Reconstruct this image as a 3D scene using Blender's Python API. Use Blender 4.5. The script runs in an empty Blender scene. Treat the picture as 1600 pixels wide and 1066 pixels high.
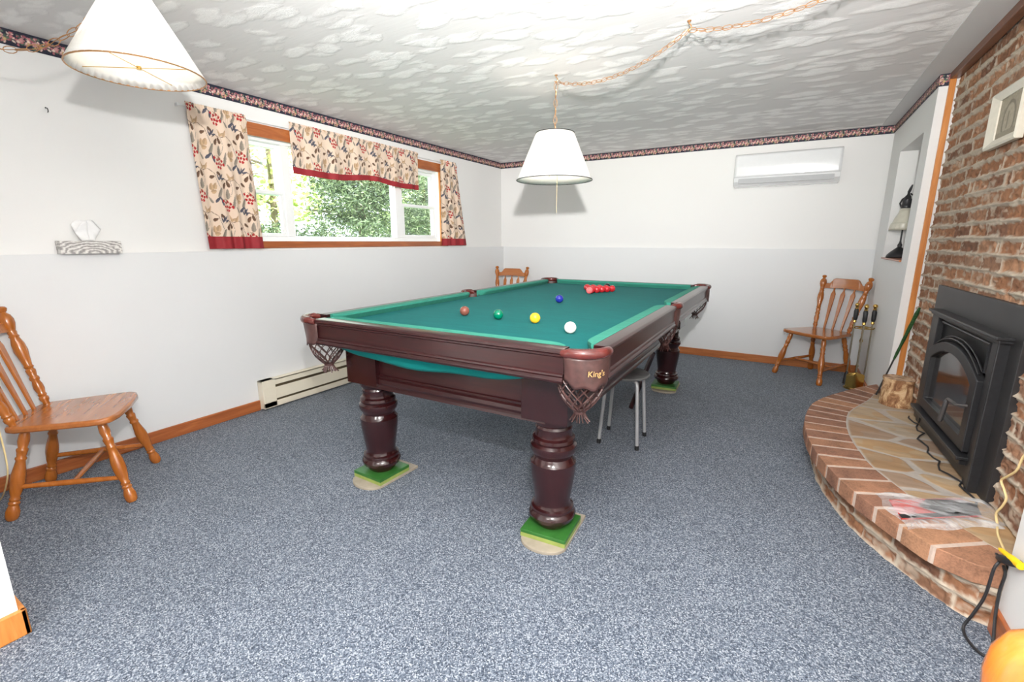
import bpy, bmesh, math, random
import numpy as np
from mathutils import Vector, Matrix
PI = math.pi
R = math.radians
scene = bpy.context.scene
COL = scene.collection

# ------------------------------------------------------------------ camera
F_PX, YAW, PITCH, ROLL, CAM_Z = 723.3, 30.487, 12.142, 0.049, 1.235
cam = bpy.data.cameras.new('camera')
cam.sensor_width = 36.0
cam.lens = F_PX / 1600 * 36
cam.clip_start = 0.02
co = bpy.data.objects.new('camera', cam)
COL.objects.link(co)
_f = Vector((-math.sin(R(YAW)) * math.cos(R(PITCH)), math.cos(R(YAW)) * math.cos(R(PITCH)), -math.sin(R(PITCH))))
_r = Vector((math.cos(R(YAW)), math.sin(R(YAW)), 0))
_u = _r.cross(_f)
_r2 = _r * math.cos(R(ROLL)) + _u * math.sin(R(ROLL))
_u2 = -_r * math.sin(R(ROLL)) + _u * math.cos(R(ROLL))
co.matrix_world = Matrix(((_r2.x, _u2.x, -_f.x, 0), (_r2.y, _u2.y, -_f.y, 0), (_r2.z, _u2.z, -_f.z, CAM_Z), (0, 0, 0, 1)))
scene.camera = co

# ------------------------------------------------------------------ world, lights, exposure
world = bpy.data.worlds.new('world')
scene.world = world
world.use_nodes = True
bg = world.node_tree.nodes['Background']
bg.inputs[0].default_value = (0.86, 0.93, 1.0, 1)
bg.inputs[1].default_value = 3.0

def light(name, kind, loc, energy, color=(1, 1, 1), size=0.05):
    l = bpy.data.lights.new(name, kind)
    l.energy = energy
    l.color = color
    if kind == 'POINT':
        l.shadow_soft_size = size
    if kind == 'AREA':
        l.size = size
    o = bpy.data.objects.new(name, l)
    o.location = loc
    COL.objects.link(o)
    return o
light('camera_flash', 'POINT', (0.05, 0.02, 1.66), 60, (1.0, 0.985, 0.965), 0.035)
fb = bpy.data.lights.new('camera_flash_beam', 'SPOT'); fb.energy = 360; fb.color = (1.0, 0.985, 0.965); fb.shadow_soft_size = 0.035
fb.spot_size = R(95); fb.spot_blend = 1.0
fbo = bpy.data.objects.new('camera_flash_beam', fb); fbo.location = (0.05, 0.02, 1.66); COL.objects.link(fbo)
fbo.rotation_euler = Vector((-0.95, 1.95, 0.80)).to_track_quat('-Z', 'Y').to_euler()
sun = light('sun', 'SUN', (5, 0, 8), 4.0, (1, 0.95, 0.85))
sun.data.angle = R(1)
sun.rotation_euler = (0, R(38), R(12))
# added fill lamp under the ceiling behind the camera, not a room fixture
lb = light('added_fill_light', 'AREA', (-0.6, -1.2, 2.15), 22, (1.0, 0.97, 0.93), 0.5)
scene.view_settings.view_transform = 'Standard'
scene.view_settings.look = 'None'
scene.view_settings.gamma = 1
scene.view_settings.use_curve_mapping = False
scene.view_settings.exposure = 1.16

# ------------------------------------------------------------------ mesh helpers
class MB:
    def __init__(s):
        s.v = []; s.f = []; s.m = []; s.T = None
    def add(s, vs, fs, mi=0):
        b = len(s.v)
        if s.T is not None:
            vs = [s.T @ Vector(p) for p in vs]
        s.v.extend([tuple(p) for p in vs])
        for f in fs:
            s.f.append([b + i for i in f]); s.m.append(mi)
        return s
    def box(s, x0, x1, y0, y1, z0, z1, mi=0):
        vs = [(x, y, z) for z in (z0, z1) for y in (y0, y1) for x in (x0, x1)]
        return s.add(vs, [(0, 2, 3, 1), (4, 5, 7, 6), (0, 1, 5, 4), (2, 6, 7, 3), (0, 4, 6, 2), (1, 3, 7, 5)], mi)
    def prism(s, poly, z0, z1, mi=0, side_mi=None):
        n = len(poly)
        vs = [(p[0], p[1], z0) for p in poly] + [(p[0], p[1], z1) for p in poly]
        s.add(vs, [tuple(range(n))[::-1], tuple(range(n, 2 * n))], mi)
        b = len(s.v) - 2 * n
        for i in range(n):
            j = (i + 1) % n
            s.f.append([b + i, b + j, b + n + j, b + n + i]); s.m.append(mi if side_mi is None else side_mi)
        return s
    def lathe(s, prof, A=(0, 0, 0), B=(0, 0, 1), seg=24, mi=0, cap=True, sx=1.0):
        """prof: list (t, r); t runs 0..1 between A and B"""
        A = Vector(A); B = Vector(B); d = B - A
        n = d.normalized()
        up = Vector((0, 0, 1)) if abs(n.z) < 0.9 else Vector((0, 1, 0))
        a = n.cross(up).normalized(); b = n.cross(a).normalized()
        vs = []
        for t, r in prof:
            for k in range(seg):
                w = 2 * PI * k / seg
                vs.append(A + d * t + (a * math.cos(w) + b * math.sin(w) * sx) * r)
        fs = []
        m = len(prof)
        for i in range(m - 1):
            for k in range(seg):
                k2 = (k + 1) % seg
                fs.append((i * seg + k, (i + 1) * seg + k, (i + 1) * seg + k2, i * seg + k2))
        if cap:
            fs.append(tuple(range(seg)))
            fs.append(tuple(range((m - 1) * seg, m * seg))[::-1])
        return s.add(vs, fs, mi)
    def tube(s, path, r, seg=8, mi=0, closed=False, flat=1.0, cap=True):
        P = [Vector(p) for p in path]; n = len(P)
        rr = r if isinstance(r, (list, tuple)) else [r] * n
        vs = []; prev = None
        for i in range(n):
            if closed:
                t = P[(i + 1) % n] - P[i - 1]
            else:
                t = P[min(i + 1, n - 1)] - P[max(i - 1, 0)]
            t.normalize()
            if prev is None:
                up = Vector((0, 0, 1)) if abs(t.z) < 0.9 else Vector((1, 0, 0))
                a = t.cross(up).normalized()
            else:
                a = (prev - t * prev.dot(t))
                a = a.normalized() if a.length > 1e-6 else t.orthogonal().normalized()
            prev = a
            b = t.cross(a)
            for k in range(seg):
                w = 2 * PI * k / seg
                vs.append(P[i] + a * math.cos(w) * rr[i] + b * math.sin(w) * rr[i] * flat)
        fs = []
        for i in range(n if closed else n - 1):
            i2 = (i + 1) % n
            for k in range(seg):
                k2 = (k + 1) % seg
                fs.append((i * seg + k, i * seg + k2, i2 * seg + k2, i2 * seg + k))
        if not closed and cap:
            fs.append(tuple(range(seg))[::-1]); fs.append(tuple(range((n - 1) * seg, n * seg)))
        return s.add(vs, fs, mi)
    def sweep(s, prof, p0, p1, out, mi=0, mis=None, c0=0.0, c1=0.0):
        """closed profile (u, z) swept from p0 to p1; u along `out`; c0/c1 shear the ends with u"""
        p0 = Vector(p0); p1 = Vector(p1); out = Vector(out).normalized(); d = (p1 - p0).normalized()
        n = len(prof); vs = []
        for P, c in ((p0, -c0), (p1, c1)):
            for u, z in prof:
                vs.append(P + out * u + Vector((0, 0, z)) + d * c * u)
        b = len(s.v)
        s.add(vs, [tuple(range(n)), tuple(range(n, 2 * n))[::-1]], mi)
        for i in range(n):
            j = (i + 1) % n
            s.f.append([b + i, b + n + i, b + n + j, b + j]); s.m.append(mi if mis is None else mis[i])
        return s
    def grid(s, nu, nv, fn, mi=0, wrap=False):
        vs = [fn(i / (nu - 1), j / (nv - 1)) for i in range(nu) for j in range(nv)]
        fs = [(i * nv + j, (i + 1) * nv + j, (i + 1) * nv + j + 1, i * nv + j + 1) for i in range(nu - 1) for j in range(nv - 1)]
        return s.add(vs, fs, mi)
    def sphere(s, c, r, seg=16, rings=10, mi=0, sz=1.0):
        prof = []
        for i in range(rings + 1):
            w = PI * i / rings
            prof.append(((1 - math.cos(w)) / 2, max(1e-5, r * math.sin(w))))
        return s.lathe(prof, (c[0], c[1], c[2] - r * sz), (c[0], c[1], c[2] + r * sz), seg, mi, cap=False)

def set_parent(o, parent):
    if parent is not None:
        o.parent = parent

def obj(name, mb, mats, parent=None, smooth=True, bevel=0.0, angle=40, loc=None):
    me = bpy.data.meshes.new(name)
    me.from_pydata(mb.v, [], mb.f)
    if not isinstance(mats, (list, tuple)):
        mats = [mats]
    for m in mats:
        me.materials.append(m)
    if len(mats) > 1:
        me.polygons.foreach_set('material_index', mb.m)
    bm = bmesh.new(); bm.from_mesh(me)
    bmesh.ops.recalc_face_normals(bm, faces=bm.faces)
    bm.to_mesh(me); bm.free()
    o = bpy.data.objects.new(name, me)
    COL.objects.link(o)
    if loc is not None:
        o.location = loc
    set_parent(o, parent)
    if bevel:
        b = o.modifiers.new('bevel', 'BEVEL'); b.width = bevel; b.segments = 2; b.limit_method = 'ANGLE'; b.angle_limit = R(35)
    if smooth:
        me.polygons.foreach_set('use_smooth', [True] * len(me.polygons))
        try:
            me.set_sharp_from_angle(angle=R(angle))
        except Exception:
            pass
    return o

def npobj(name, verts, faces, mat, colors=None, parent=None, smooth=True):
    """big grids from numpy arrays; colors = the surface pattern's own colours, per vertex"""
    me = bpy.data.meshes.new(name)
    n = len(verts); k = len(faces)
    me.vertices.add(n); me.vertices.foreach_set('co', np.asarray(verts, dtype=np.float32).ravel())
    me.loops.add(k * 4); me.loops.foreach_set('vertex_index', np.asarray(faces, dtype=np.int32).ravel())
    me.polygons.add(k)
    me.polygons.foreach_set('loop_start', np.arange(0, 4 * k, 4, dtype=np.int32))
    me.polygons.foreach_set('loop_total', np.full(k, 4, dtype=np.int32))
    me.update(calc_edges=True); me.validate()
    me.materials.append(mat)
    if colors is not None:
        at = me.color_attributes.new('pattern', 'FLOAT_COLOR', 'POINT')
        c = np.ones((n, 4), dtype=np.float32); c[:, :3] = colors
        at.data.foreach_set('color', c.ravel())
    if smooth:
        me.polygons.foreach_set('use_smooth', [True] * k)
    o = bpy.data.objects.new(name, me)
    COL.objects.link(o); set_parent(o, parent)
    return o

def gridfaces(nu, nv, flip=False):
    i, j = np.meshgrid(np.arange(nu - 1), np.arange(nv - 1), indexing='ij')
    a = (i * nv + j).ravel(); b = a + nv; c = b + 1; d = a + 1
    f = np.stack([a, b, c, d], 1)
    return f[:, ::-1] if flip else f

def thing(name, label, cat, loc=(0, 0, 0), rotz=0.0, group=None):
    o = bpy.data.objects.new(name, None); COL.objects.link(o)
    o.location = loc; o.rotation_euler = (0, 0, rotz); o.empty_display_size = 0.1
    o['label'] = label; o['category'] = cat
    if group: o['group'] = group
    return o
def tag(o, label, cat, group=None, kind=None):
    o['label'] = label; o['category'] = cat
    if group: o['group'] = group
    if kind: o['kind'] = kind
    return o
def struct(o, label=None):
    o['kind'] = 'structure'
    if label: o['label'] = label
    return o
def dup(root, loc, rotz, label, group=None):
    r = root.copy(); COL.objects.link(r); r.location = loc; r.rotation_euler = (0, 0, rotz); r['label'] = label
    if group: r['group'] = group
    for ch in list(root.children):
        c = ch.copy(); COL.objects.link(c); c.parent = r
        for g in list(ch.children):
            d = g.copy(); COL.objects.link(d); d.parent = c
    return r

def _hash(ix, iy, seed):
    h = (ix.astype(np.int64) * 374761393 + iy.astype(np.int64) * 668265263 + seed * 1442695041) & 0x7fffffff
    h = ((h ^ (h >> 13)) * 1274126177) & 0x7fffffff
    return ((h ^ (h >> 16)) & 0xffffff) / float(0xffffff)
def vnoise(x, y, seed=0):
    x = np.asarray(x, float); y = np.asarray(y, float)
    ix = np.floor(x); iy = np.floor(y); fx = x - ix; fy = y - iy
    fx = fx * fx * (3 - 2 * fx); fy = fy * fy * (3 - 2 * fy)
    a = _hash(ix, iy, seed); b = _hash(ix + 1, iy, seed); c = _hash(ix, iy + 1, seed); d = _hash(ix + 1, iy + 1, seed)
    return (a * (1 - fx) + b * fx) * (1 - fy) + (c * (1 - fx) + d * fx) * fy
def fbm(x, y, seed=0, oct=4):
    s = 0; a = 0.5; t = 0
    for k in range(oct):
        s = s + a * vnoise(x * 2 ** k, y * 2 ** k, seed + k * 17); t += a; a *= 0.55
    return s / t
def srgb(r, g, b):
    return tuple(((c / 255) / 12.92 if c / 255 <= 0.04045 else ((c / 255 + 0.055) / 1.055) ** 2.4) for c in (r, g, b))

# ------------------------------------------------------------------ materials
def new_mat(name):
    m = bpy.data.materials.new(name); m.use_nodes = True
    nt = m.node_tree
    return m, nt, nt.nodes['Principled BSDF']
def N(nt, t, **kw):
    n = nt.nodes.new(t)
    for k, v in kw.items():
        if k in n.inputs.keys() if isinstance(k, str) else False:
            n.inputs[k].default_value = v
        else:
            setattr(n, k, v)
    return n
def coords(nt, scale=(1, 1, 1), rot=(0, 0, 0), kind='Object'):
    t = nt.nodes.new('ShaderNodeTexCoord'); mp = nt.nodes.new('ShaderNodeMapping')
    mp.inputs['Scale'].default_value = scale; mp.inputs['Rotation'].default_value = rot
    nt.links.new(t.outputs[kind], mp.inputs['Vector'])
    return mp.outputs['Vector']
def ramp(nt, fac, stops):
    r = nt.nodes.new('ShaderNodeValToRGB')
    el = r.color_ramp.elements
    while len(el) < len(stops): el.new(0.5)
    for e, (p, c) in zip(el, stops):
        e.position = p; e.color = (*c, 1)
    nt.links.new(fac, r.inputs['Fac'])
    return r.outputs['Color']
def noise(nt, vec, scale, detail=3, rough=0.5, dist=0.0):
    n = nt.nodes.new('ShaderNodeTexNoise')
    n.inputs['Scale'].default_value = scale; n.inputs['Detail'].default_value = detail
    n.inputs['Roughness'].default_value = rough; n.inputs['Distortion'].default_value = dist
    nt.links.new(vec, n.inputs['Vector'])
    return n.outputs['Fac']
def bump(nt, p, h, strength, dist=0.01):
    b = nt.nodes.new('ShaderNodeBump')
    b.inputs['Strength'].default_value = strength; b.inputs['Distance'].default_value = dist
    nt.links.new(h, b.inputs['Height']); nt.links.new(b.outputs['Normal'], p.inputs['Normal'])
def plain(name, c, rough=0.5, metal=0.0, coat=0.0, spec=0.5, nz=0.0, nscale=40, bmp=0.0):
    m, nt, p = new_mat(name)
    p.inputs['Roughness'].default_value = rough; p.inputs['Metallic'].default_value = metal
    p.inputs['Coat Weight'].default_value = coat; p.inputs['Coat Roughness'].default_value = 0.15
    p.inputs['Specular IOR Level'].default_value = spec
    v = coords(nt)
    f = noise(nt, v, nscale, 3)
    k = nz
    nt.links.new(ramp(nt, f, [(0.3, tuple(x * (1 - k) for x in c)), (0.7, tuple(min(1, x * (1 + k)) for x in c))]), p.inputs['Base Color'])
    if bmp: bump(nt, p, f, bmp, 0.004)
    return m
def wood(name, c1, c2, c3, scale=(6, 6, 60), rough=0.35, coat=0.3, axis=2, gs=1.0):
    """grain runs along `axis`"""
    m, nt, p = new_mat(name)
    sc = [28 * gs, 28 * gs, 28 * gs]; sc[axis] = 2.2 * gs
    v = coords(nt, tuple(sc))
    f = noise(nt, v, 1.0, 5, 0.65, 1.2)
    nt.links.new(ramp(nt, f, [(0.28, c1), (0.5, c2), (0.72, c3)]), p.inputs['Base Color'])
    p.inputs['Roughness'].default_value = rough
    p.inputs['Coat Weight'].default_value = coat; p.inputs['Coat Roughness'].default_value = 0.12
    bump(nt, p, f, 0.05, 0.002)
    return m
def attr_mat(name, rough=0.8, bmp=0.0, bscale=300, spec=0.3, sheen=0.0, subs=None):
    m, nt, p = new_mat(name)
    a = nt.nodes.new('ShaderNodeAttribute'); a.attribute_name = 'pattern'
    nt.links.new(a.outputs['Color'], p.inputs['Base Color'])
    p.inputs['Roughness'].default_value = rough; p.inputs['Specular IOR Level'].default_value = spec
    p.inputs['Sheen Weight'].default_value = sheen
    if bmp:
        bump(nt, p, noise(nt, coords(nt), bscale, 2), bmp, 0.003)
    return m

def wall_mat(name, c):
    m, nt, p = new_mat(name)
    v = coords(nt)
    f = noise(nt, v, 1.3, 2)
    nt.links.new(ramp(nt, f, [(0.3, tuple(x * 0.985 for x in c)), (0.7, c)]), p.inputs['Base Color'])
    p.inputs['Roughness'].default_value = 0.55; p.inputs['Specular IOR Level'].default_value = 0.35
    bump(nt, p, noise(nt, v, 180, 2), 0.03, 0.002)
    return m
M = {}
M['wall'] = wall_mat('white_paint', (0.82, 0.815, 0.80))
M['wall_low'] = wall_mat('white_paint_lower_wall', (0.75, 0.76, 0.765))
M['wood_orange_x'] = wood('oak_board_x', srgb(150, 84, 40), srgb(176, 104, 54), srgb(196, 124, 70), axis=0)
M['wood_orange_y'] = wood('oak_board_y', srgb(140, 76, 38), srgb(168, 94, 50), srgb(190, 116, 64), axis=1)
M['wood_orange_z'] = wood('oak_board_z', srgb(186, 112, 50), srgb(206, 132, 64), srgb(222, 150, 82), axis=2, coat=0.1)
M['wood_dark_y'] = wood('walnut_board', srgb(92, 52, 34), srgb(118, 70, 46), srgb(136, 86, 58), axis=1, coat=0.05)
M['chair'] = wood('maple_turned', srgb(154, 84, 26), srgb(170, 97, 34), srgb(184, 110, 44), axis=2, rough=0.25, coat=0.6)
M['chair_seat'] = wood('maple_seat', srgb(160, 92, 40), srgb(172, 102, 48), srgb(184, 113, 57), axis=0, rough=0.22, coat=0.6)
M['mahogany'] = wood('dark_mahogany', srgb(34, 11, 13), srgb(43, 15, 17), srgb(55, 21, 21), axis=2, rough=0.2, coat=0.3, gs=1.5)
M['mahogany_x'] = wood('dark_mahogany_x', srgb(36, 13, 15), srgb(46, 18, 19), srgb(58, 24, 24), axis=0, rough=0.28, coat=0.22, gs=1.5)
M['mahogany_y'] = wood('dark_mahogany_y', srgb(36, 13, 15), srgb(46, 18, 19), srgb(58, 24, 24), axis=1, rough=0.28, coat=0.22, gs=1.5)

def carpet():
    m, nt, p = new_mat('blue_loop_carpet')
    v = coords(nt)
    vo = nt.nodes.new('ShaderNodeTexVoronoi'); vo.inputs['Scale'].default_value = 290
    nt.links.new(v, vo.inputs['Vector'])
    sep = nt.nodes.new('ShaderNodeSeparateColor'); nt.links.new(vo.outputs['Color'], sep.inputs[0])
    c1 = ramp(nt, sep.outputs[0], [(0.0, srgb(48, 57, 70)), (0.35, srgb(82, 92, 107)), (0.7, srgb(114, 123, 136)), (1.0, srgb(172, 178, 185))])
    big = noise(nt, v, 2.2, 4, 0.6)
    c2 = ramp(nt, big, [(0.3, (0.86, 0.86, 0.86)), (0.7, (1, 1, 1))])
    mx = nt.nodes.new('ShaderNodeMix'); mx.data_type = 'RGBA'; mx.blend_type = 'MULTIPLY'; mx.inputs[0].default_value = 1
    nt.links.new(c1, mx.inputs[6]); nt.links.new(c2, mx.inputs[7])
    nt.links.new(mx.outputs[2], p.inputs['Base Color'])
    p.inputs['Roughness'].default_value = 0.95; p.inputs['Specular IOR Level'].default_value = 0.1
    p.inputs['Sheen Weight'].default_value = 0.15
    n2 = noise(nt, v, 150, 2)
    bump(nt, p, n2, 0.5, 0.006)
    return m
M['carpet'] = carpet()

def ceiling_mat():
    m, nt, p = new_mat('stippled_plaster')
    v = coords(nt, (0.72, 1.5, 1))
    dn = nt.nodes.new('ShaderNodeTexNoise'); dn.inputs['Scale'].default_value = 7; dn.inputs['Detail'].default_value = 3
    nt.links.new(v, dn.inputs['Vector'])
    ad = nt.nodes.new('ShaderNodeVectorMath'); ad.operation = 'MULTIPLY_ADD'
    ad.inputs[1].default_value = (0.22, 0.20, 0.0)
    nt.links.new(dn.outputs['Color'], ad.inputs[0]); nt.links.new(v, ad.inputs[2])
    vo = nt.nodes.new('ShaderNodeTexVoronoi'); vo.inputs['Scale'].default_value = 7.2; vo.feature = 'F1'
    nt.links.new(ad.outputs[0], vo.inputs['Vector'])
    inner = ramp(nt, vo.outputs['Distance'], [(0.28, (1, 1, 1)), (0.56, (0, 0, 0))])
    fine = noise(nt, v, 42, 4, 0.75, 2.5)
    mul = nt.nodes.new('ShaderNodeMath'); mul.operation = 'MULTIPLY'
    nt.links.new(inner, mul.inputs[0]); nt.links.new(fine, mul.inputs[1])
    big = nt.nodes.new('ShaderNodeMath'); big.operation = 'MULTIPLY_ADD'; big.inputs[1].default_value = 1.6
    nt.links.new(mul.outputs[0], big.inputs[0])
    streak = noise(nt, coords(nt, (8, 60, 1)), 1.0, 3)
    s2 = nt.nodes.new('ShaderNodeMath'); s2.operation = 'MULTIPLY'; s2.inputs[1].default_value = 0.12
    nt.links.new(streak, s2.inputs[0]); nt.links.new(s2.outputs[0], big.inputs[2])
    nt.links.new(ramp(nt, mul.outputs[0], [(0.05, (0.765, 0.75, 0.742)), (0.42, (0.94, 0.93, 0.92))]), p.inputs['Base Color'])  # patches coloured lighter than the gaps, painting in light on the relief
    p.inputs['Roughness'].default_value = 0.8; p.inputs['Specular IOR Level'].default_value = 0.15
    bump(nt, p, big.outputs[0], 0.35, 0.010)
    return m
M['ceiling'] = ceiling_mat()
M['ceiling_smooth'] = plain('smooth_plaster', (0.66, 0.655, 0.65), 0.7, nz=0.02, nscale=3)
M['white_plastic'] = plain('white_vinyl', (0.86, 0.87, 0.87), 0.3, nz=0.01)
M['ac_plastic'] = plain('glossy_white_plastic', (0.80, 0.81, 0.82), 0.12, nz=0.01, coat=0.4)
M['grey_plastic'] = plain('grey_plastic', (0.52, 0.53, 0.54), 0.4, nz=0.02)
M['cream_metal'] = plain('cream_enamel', srgb(236, 228, 208), 0.4, nz=0.02, nscale=8)
M['dark_gap'] = plain('dark_fins', srgb(92, 80, 58), 0.6, nz=0.1)
M['grey_metal'] = plain('grey_painted_steel', srgb(176, 176, 178), 0.35, metal=0.3, nz=0.03)
M['handle'] = plain('dull_steel_coil', srgb(96, 94, 94), 0.35, metal=0.6, nz=0.1)
M['black_rubber'] = plain('black_rubber', (0.015, 0.015, 0.016), 0.5, nz=0.1)
M['brass'] = plain('brass', srgb(206, 170, 96), 0.22, metal=1.0, nz=0.06)
M['chain_brass'] = plain('chain_brass', srgb(190, 142, 96), 0.3, metal=0.7, nz=0.08)
M['steel'] = plain('polished_steel', srgb(168, 160, 142), 0.28, metal=0.9, nz=0.06)
M['black_iron'] = plain('black_iron', srgb(46, 46, 48), 0.38, metal=0.25, nz=0.12, nscale=60, bmp=0.05)
M['black_iron2'] = plain('black_sheet_steel', srgb(52, 51, 52), 0.42, metal=0.2, nz=0.12, nscale=9)
M['green_paint'] = plain('green_paint', srgb(48, 104, 42), 0.45, nz=0.14, nscale=25)
M['yellow_green'] = plain('yellow_green_paint', srgb(138, 152, 78), 0.5, nz=0.14, nscale=25)
M['plywood'] = plain('plywood', srgb(158, 148, 132), 0.7, nz=0.12, nscale=18)
M['leather'] = plain('worn_leather', srgb(78, 52, 49), 0.42, coat=0.15, nz=0.35, nscale=28, bmp=0.25)
M['leather_rim'] = plain('red_brown_leather', srgb(92, 38, 34), 0.26, coat=0.4, nz=0.32, nscale=22, bmp=0.15)
M['leather_dark'] = plain('dark_leather', srgb(70, 42, 38), 0.45, nz=0.3, nscale=60, bmp=0.2)
M['gold'] = plain('gold_print', srgb(196, 160, 104), 0.35, metal=0.3, nz=0.1)
M['cord_cream'] = plain('cream_cord', srgb(232, 208, 152), 0.5, nz=0.05)
M['cord_yellow'] = plain('yellow_plastic', srgb(246, 196, 20), 0.4, nz=0.05)
M['cord_black'] = plain('black_cord', (0.02, 0.02, 0.022), 0.4, nz=0.1)
M['hook'] = plain('dark_screw', (0.03, 0.03, 0.03), 0.4, nz=0.1)

def felt(name, c, rgh=0.9):
    m, nt, p = new_mat(name)
    v = coords(nt)
    f = noise(nt, v, 400, 2)
    f2 = noise(nt, coords(nt, (3, 14, 3)), 2.0, 4, 0.6)
    ad = nt.nodes.new('ShaderNodeMath'); ad.operation = 'ADD'; nt.links.new(f, ad.inputs[0]); nt.links.new(f2, ad.inputs[1])
    hf = nt.nodes.new('ShaderNodeMath'); hf.operation = 'MULTIPLY'; hf.inputs[1].default_value = 0.5; nt.links.new(ad.outputs[0], hf.inputs[0])
    nt.links.new(ramp(nt, hf.outputs[0], [(0.35, tuple(x * 0.86 for x in c)), (0.65, tuple(x * 1.12 for x in c))]), p.inputs['Base Color'])
    p.inputs['Roughness'].default_value = rgh; p.inputs['Specular IOR Level'].default_value = 0.15
    p.inputs['Sheen Weight'].default_value = 0.03; p.inputs['Sheen Tint'].default_value = (0.6, 1, 0.9, 1)
    return m
M['felt'] = felt('teal_bed_cloth', srgb(0, 98, 98))
M['felt_cushion'] = felt('green_cushion_cloth', srgb(56, 134, 116))
M['felt_drape'] = felt('teal_under_cloth', srgb(10, 128, 124))

def shade_mat():
    m, nt, p = new_mat('lamp_shade_fabric')
    out = nt.nodes['Material Output']
    nt.nodes.remove(p)
    v = coords(nt)
    c = ramp(nt, noise(nt, v, 200, 2), [(0.3, (0.93, 0.92, 0.88)), (0.7, (0.97, 0.96, 0.93))])
    d = nt.nodes.new('ShaderNodeBsdfDiffuse'); t = nt.nodes.new('ShaderNodeBsdfTranslucent'); mx = nt.nodes.new('ShaderNodeMixShader')
    mx.inputs[0].default_value = 0.3
    nt.links.new(c, d.inputs[0]); nt.links.new(c, t.inputs[0]); nt.links.new(d.outputs[0], mx.inputs[1]); nt.links.new(t.outputs[0], mx.inputs[2])
    nt.links.new(mx.outputs[0], out.inputs[0])
    return m
M['shade'] = shade_mat()
def bulb_mat():
    m, nt, p = new_mat('lit_bulb')
    p.inputs['Base Color'].default_value = (1, 0.95, 0.85, 1)
    p.inputs['Emission Color'].default_value = (1, 0.93, 0.82, 1); p.inputs['Emission Strength'].default_value = 12
    return m
M['bulb'] = bulb_mat()
def glass_mat(name, tint=(0.93, 0.97, 0.96), refl=0.08, rough=0.02):
    m, nt, p = new_mat(name)
    out = nt.nodes['Material Output']; nt.nodes.remove(p)
    t = nt.nodes.new('ShaderNodeBsdfTransparent'); t.inputs[0].default_value = (*tint, 1)
    g = nt.nodes.new('ShaderNodeBsdfGlossy'); g.inputs['Roughness'].default_value = rough
    lw = nt.nodes.new('ShaderNodeLayerWeight'); lw.inputs['Blend'].default_value = 0.3
    fr = nt.nodes.new('ShaderNodeMath'); fr.operation = 'MULTIPLY'; fr.inputs[1].default_value = 0.18; nt.links.new(lw.outputs['Facing'], fr.inputs[0])
    mx = nt.nodes.new('ShaderNodeMixShader')
    nt.links.new(fr.outputs[0], mx.inputs[0]); nt.links.new(t.outputs[0], mx.inputs[1]); nt.links.new(g.outputs[0], mx.inputs[2])
    nt.links.new(mx.outputs[0], out.inputs[0])
    return m
M['glass'] = glass_mat('window_glass')
M['stove_glass'] = plain('dark_stove_glass', (0.012, 0.010, 0.009), 0.05, coat=1.0, spec=1.0, nz=0.1)
def bag_mat():
    m, nt, p = new_mat('clear_plastic_bag')
    out = nt.nodes['Material Output']
    p.inputs['Base Color'].default_value = (0.88, 0.90, 0.92, 1); p.inputs['Roughness'].default_value = 0.12
    p.inputs['Specular IOR Level'].default_value = 0.9
    t = nt.nodes.new('ShaderNodeBsdfTransparent'); mx = nt.nodes.new('ShaderNodeMixShader')
    v = coords(nt, (3, 9, 3), (0, 0, 0.5))
    f = ramp(nt, noise(nt, v, 3.0, 4, 0.6, 0.8), [(0.35, (0.14, 0.14, 0.14)), (0.75, (0.60, 0.60, 0.60))])
    nt.links.new(f, mx.inputs[0]); nt.links.new(t.outputs[0], mx.inputs[1]); nt.links.new(p.outputs[0], mx.inputs[2])
    nt.links.new(mx.outputs[0], out.inputs[0])
    bump(nt, p, noise(nt, v, 5, 3, 0.5, 0.6), 0.35, 0.01)
    return m
M['bag'] = bag_mat()
M['red'] = plain('red_folder', srgb(196, 52, 44), 0.4, nz=0.08)
M['red_band'] = plain('red_band', srgb(150, 34, 42), 0.7, nz=0.06)
M['brick_attr'] = attr_mat('brick_and_mortar', 0.85, 0.5, 220, 0.25)
M['stone_attr'] = attr_mat('flagstone', 0.6, 0.15, 90, 0.35)
M['fabric_attr'] = attr_mat('printed_cotton', 0.9, 0.1, 900, 0.1, 0.1)
M['paper_attr'] = attr_mat('wallpaper_border', 0.6, 0, 1, 0.3)

# ------------------------------------------------------------------ room dimensions
XLu, XLl = -3.335, -3.29          # left wall, upper and lower (ledge) faces
YBu, YBl = 5.385, 5.362           # back wall
ZC, ZL, ZBB = 2.226, 1.168, 0.078
XS, YS = 0.672, 3.955             # side wall with niche and its near end
XN, YN = 0.700, 1.89              # near right wall
XW, YW = -1.99, 0.288             # near left wall
YF = -2.6

s = MB().box(-3.6, 1.3, YF - .2, 5.7, -0.12, 0.0)
struct(obj('floor', s, M['carpet'], smooth=False), 'blue grey loop pile carpet floor')
s = MB().box(-3.6, 1.3, YF - .2, 5.7, ZC, ZC + .12)
struct(obj('ceiling', s, M['ceiling'], smooth=False), 'white stippled plaster ceiling')
s = MB().box(0.575, 0.84, YN - 1.5, YBu, ZC - .004, ZC)
s.box(-3.34, 0.575, YBu - .05, YBu, ZC - .003, ZC)
struct(obj('trim_1', s, M['ceiling_smooth'], smooth=False), 'smooth plain strip along the ceiling edge')

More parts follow.
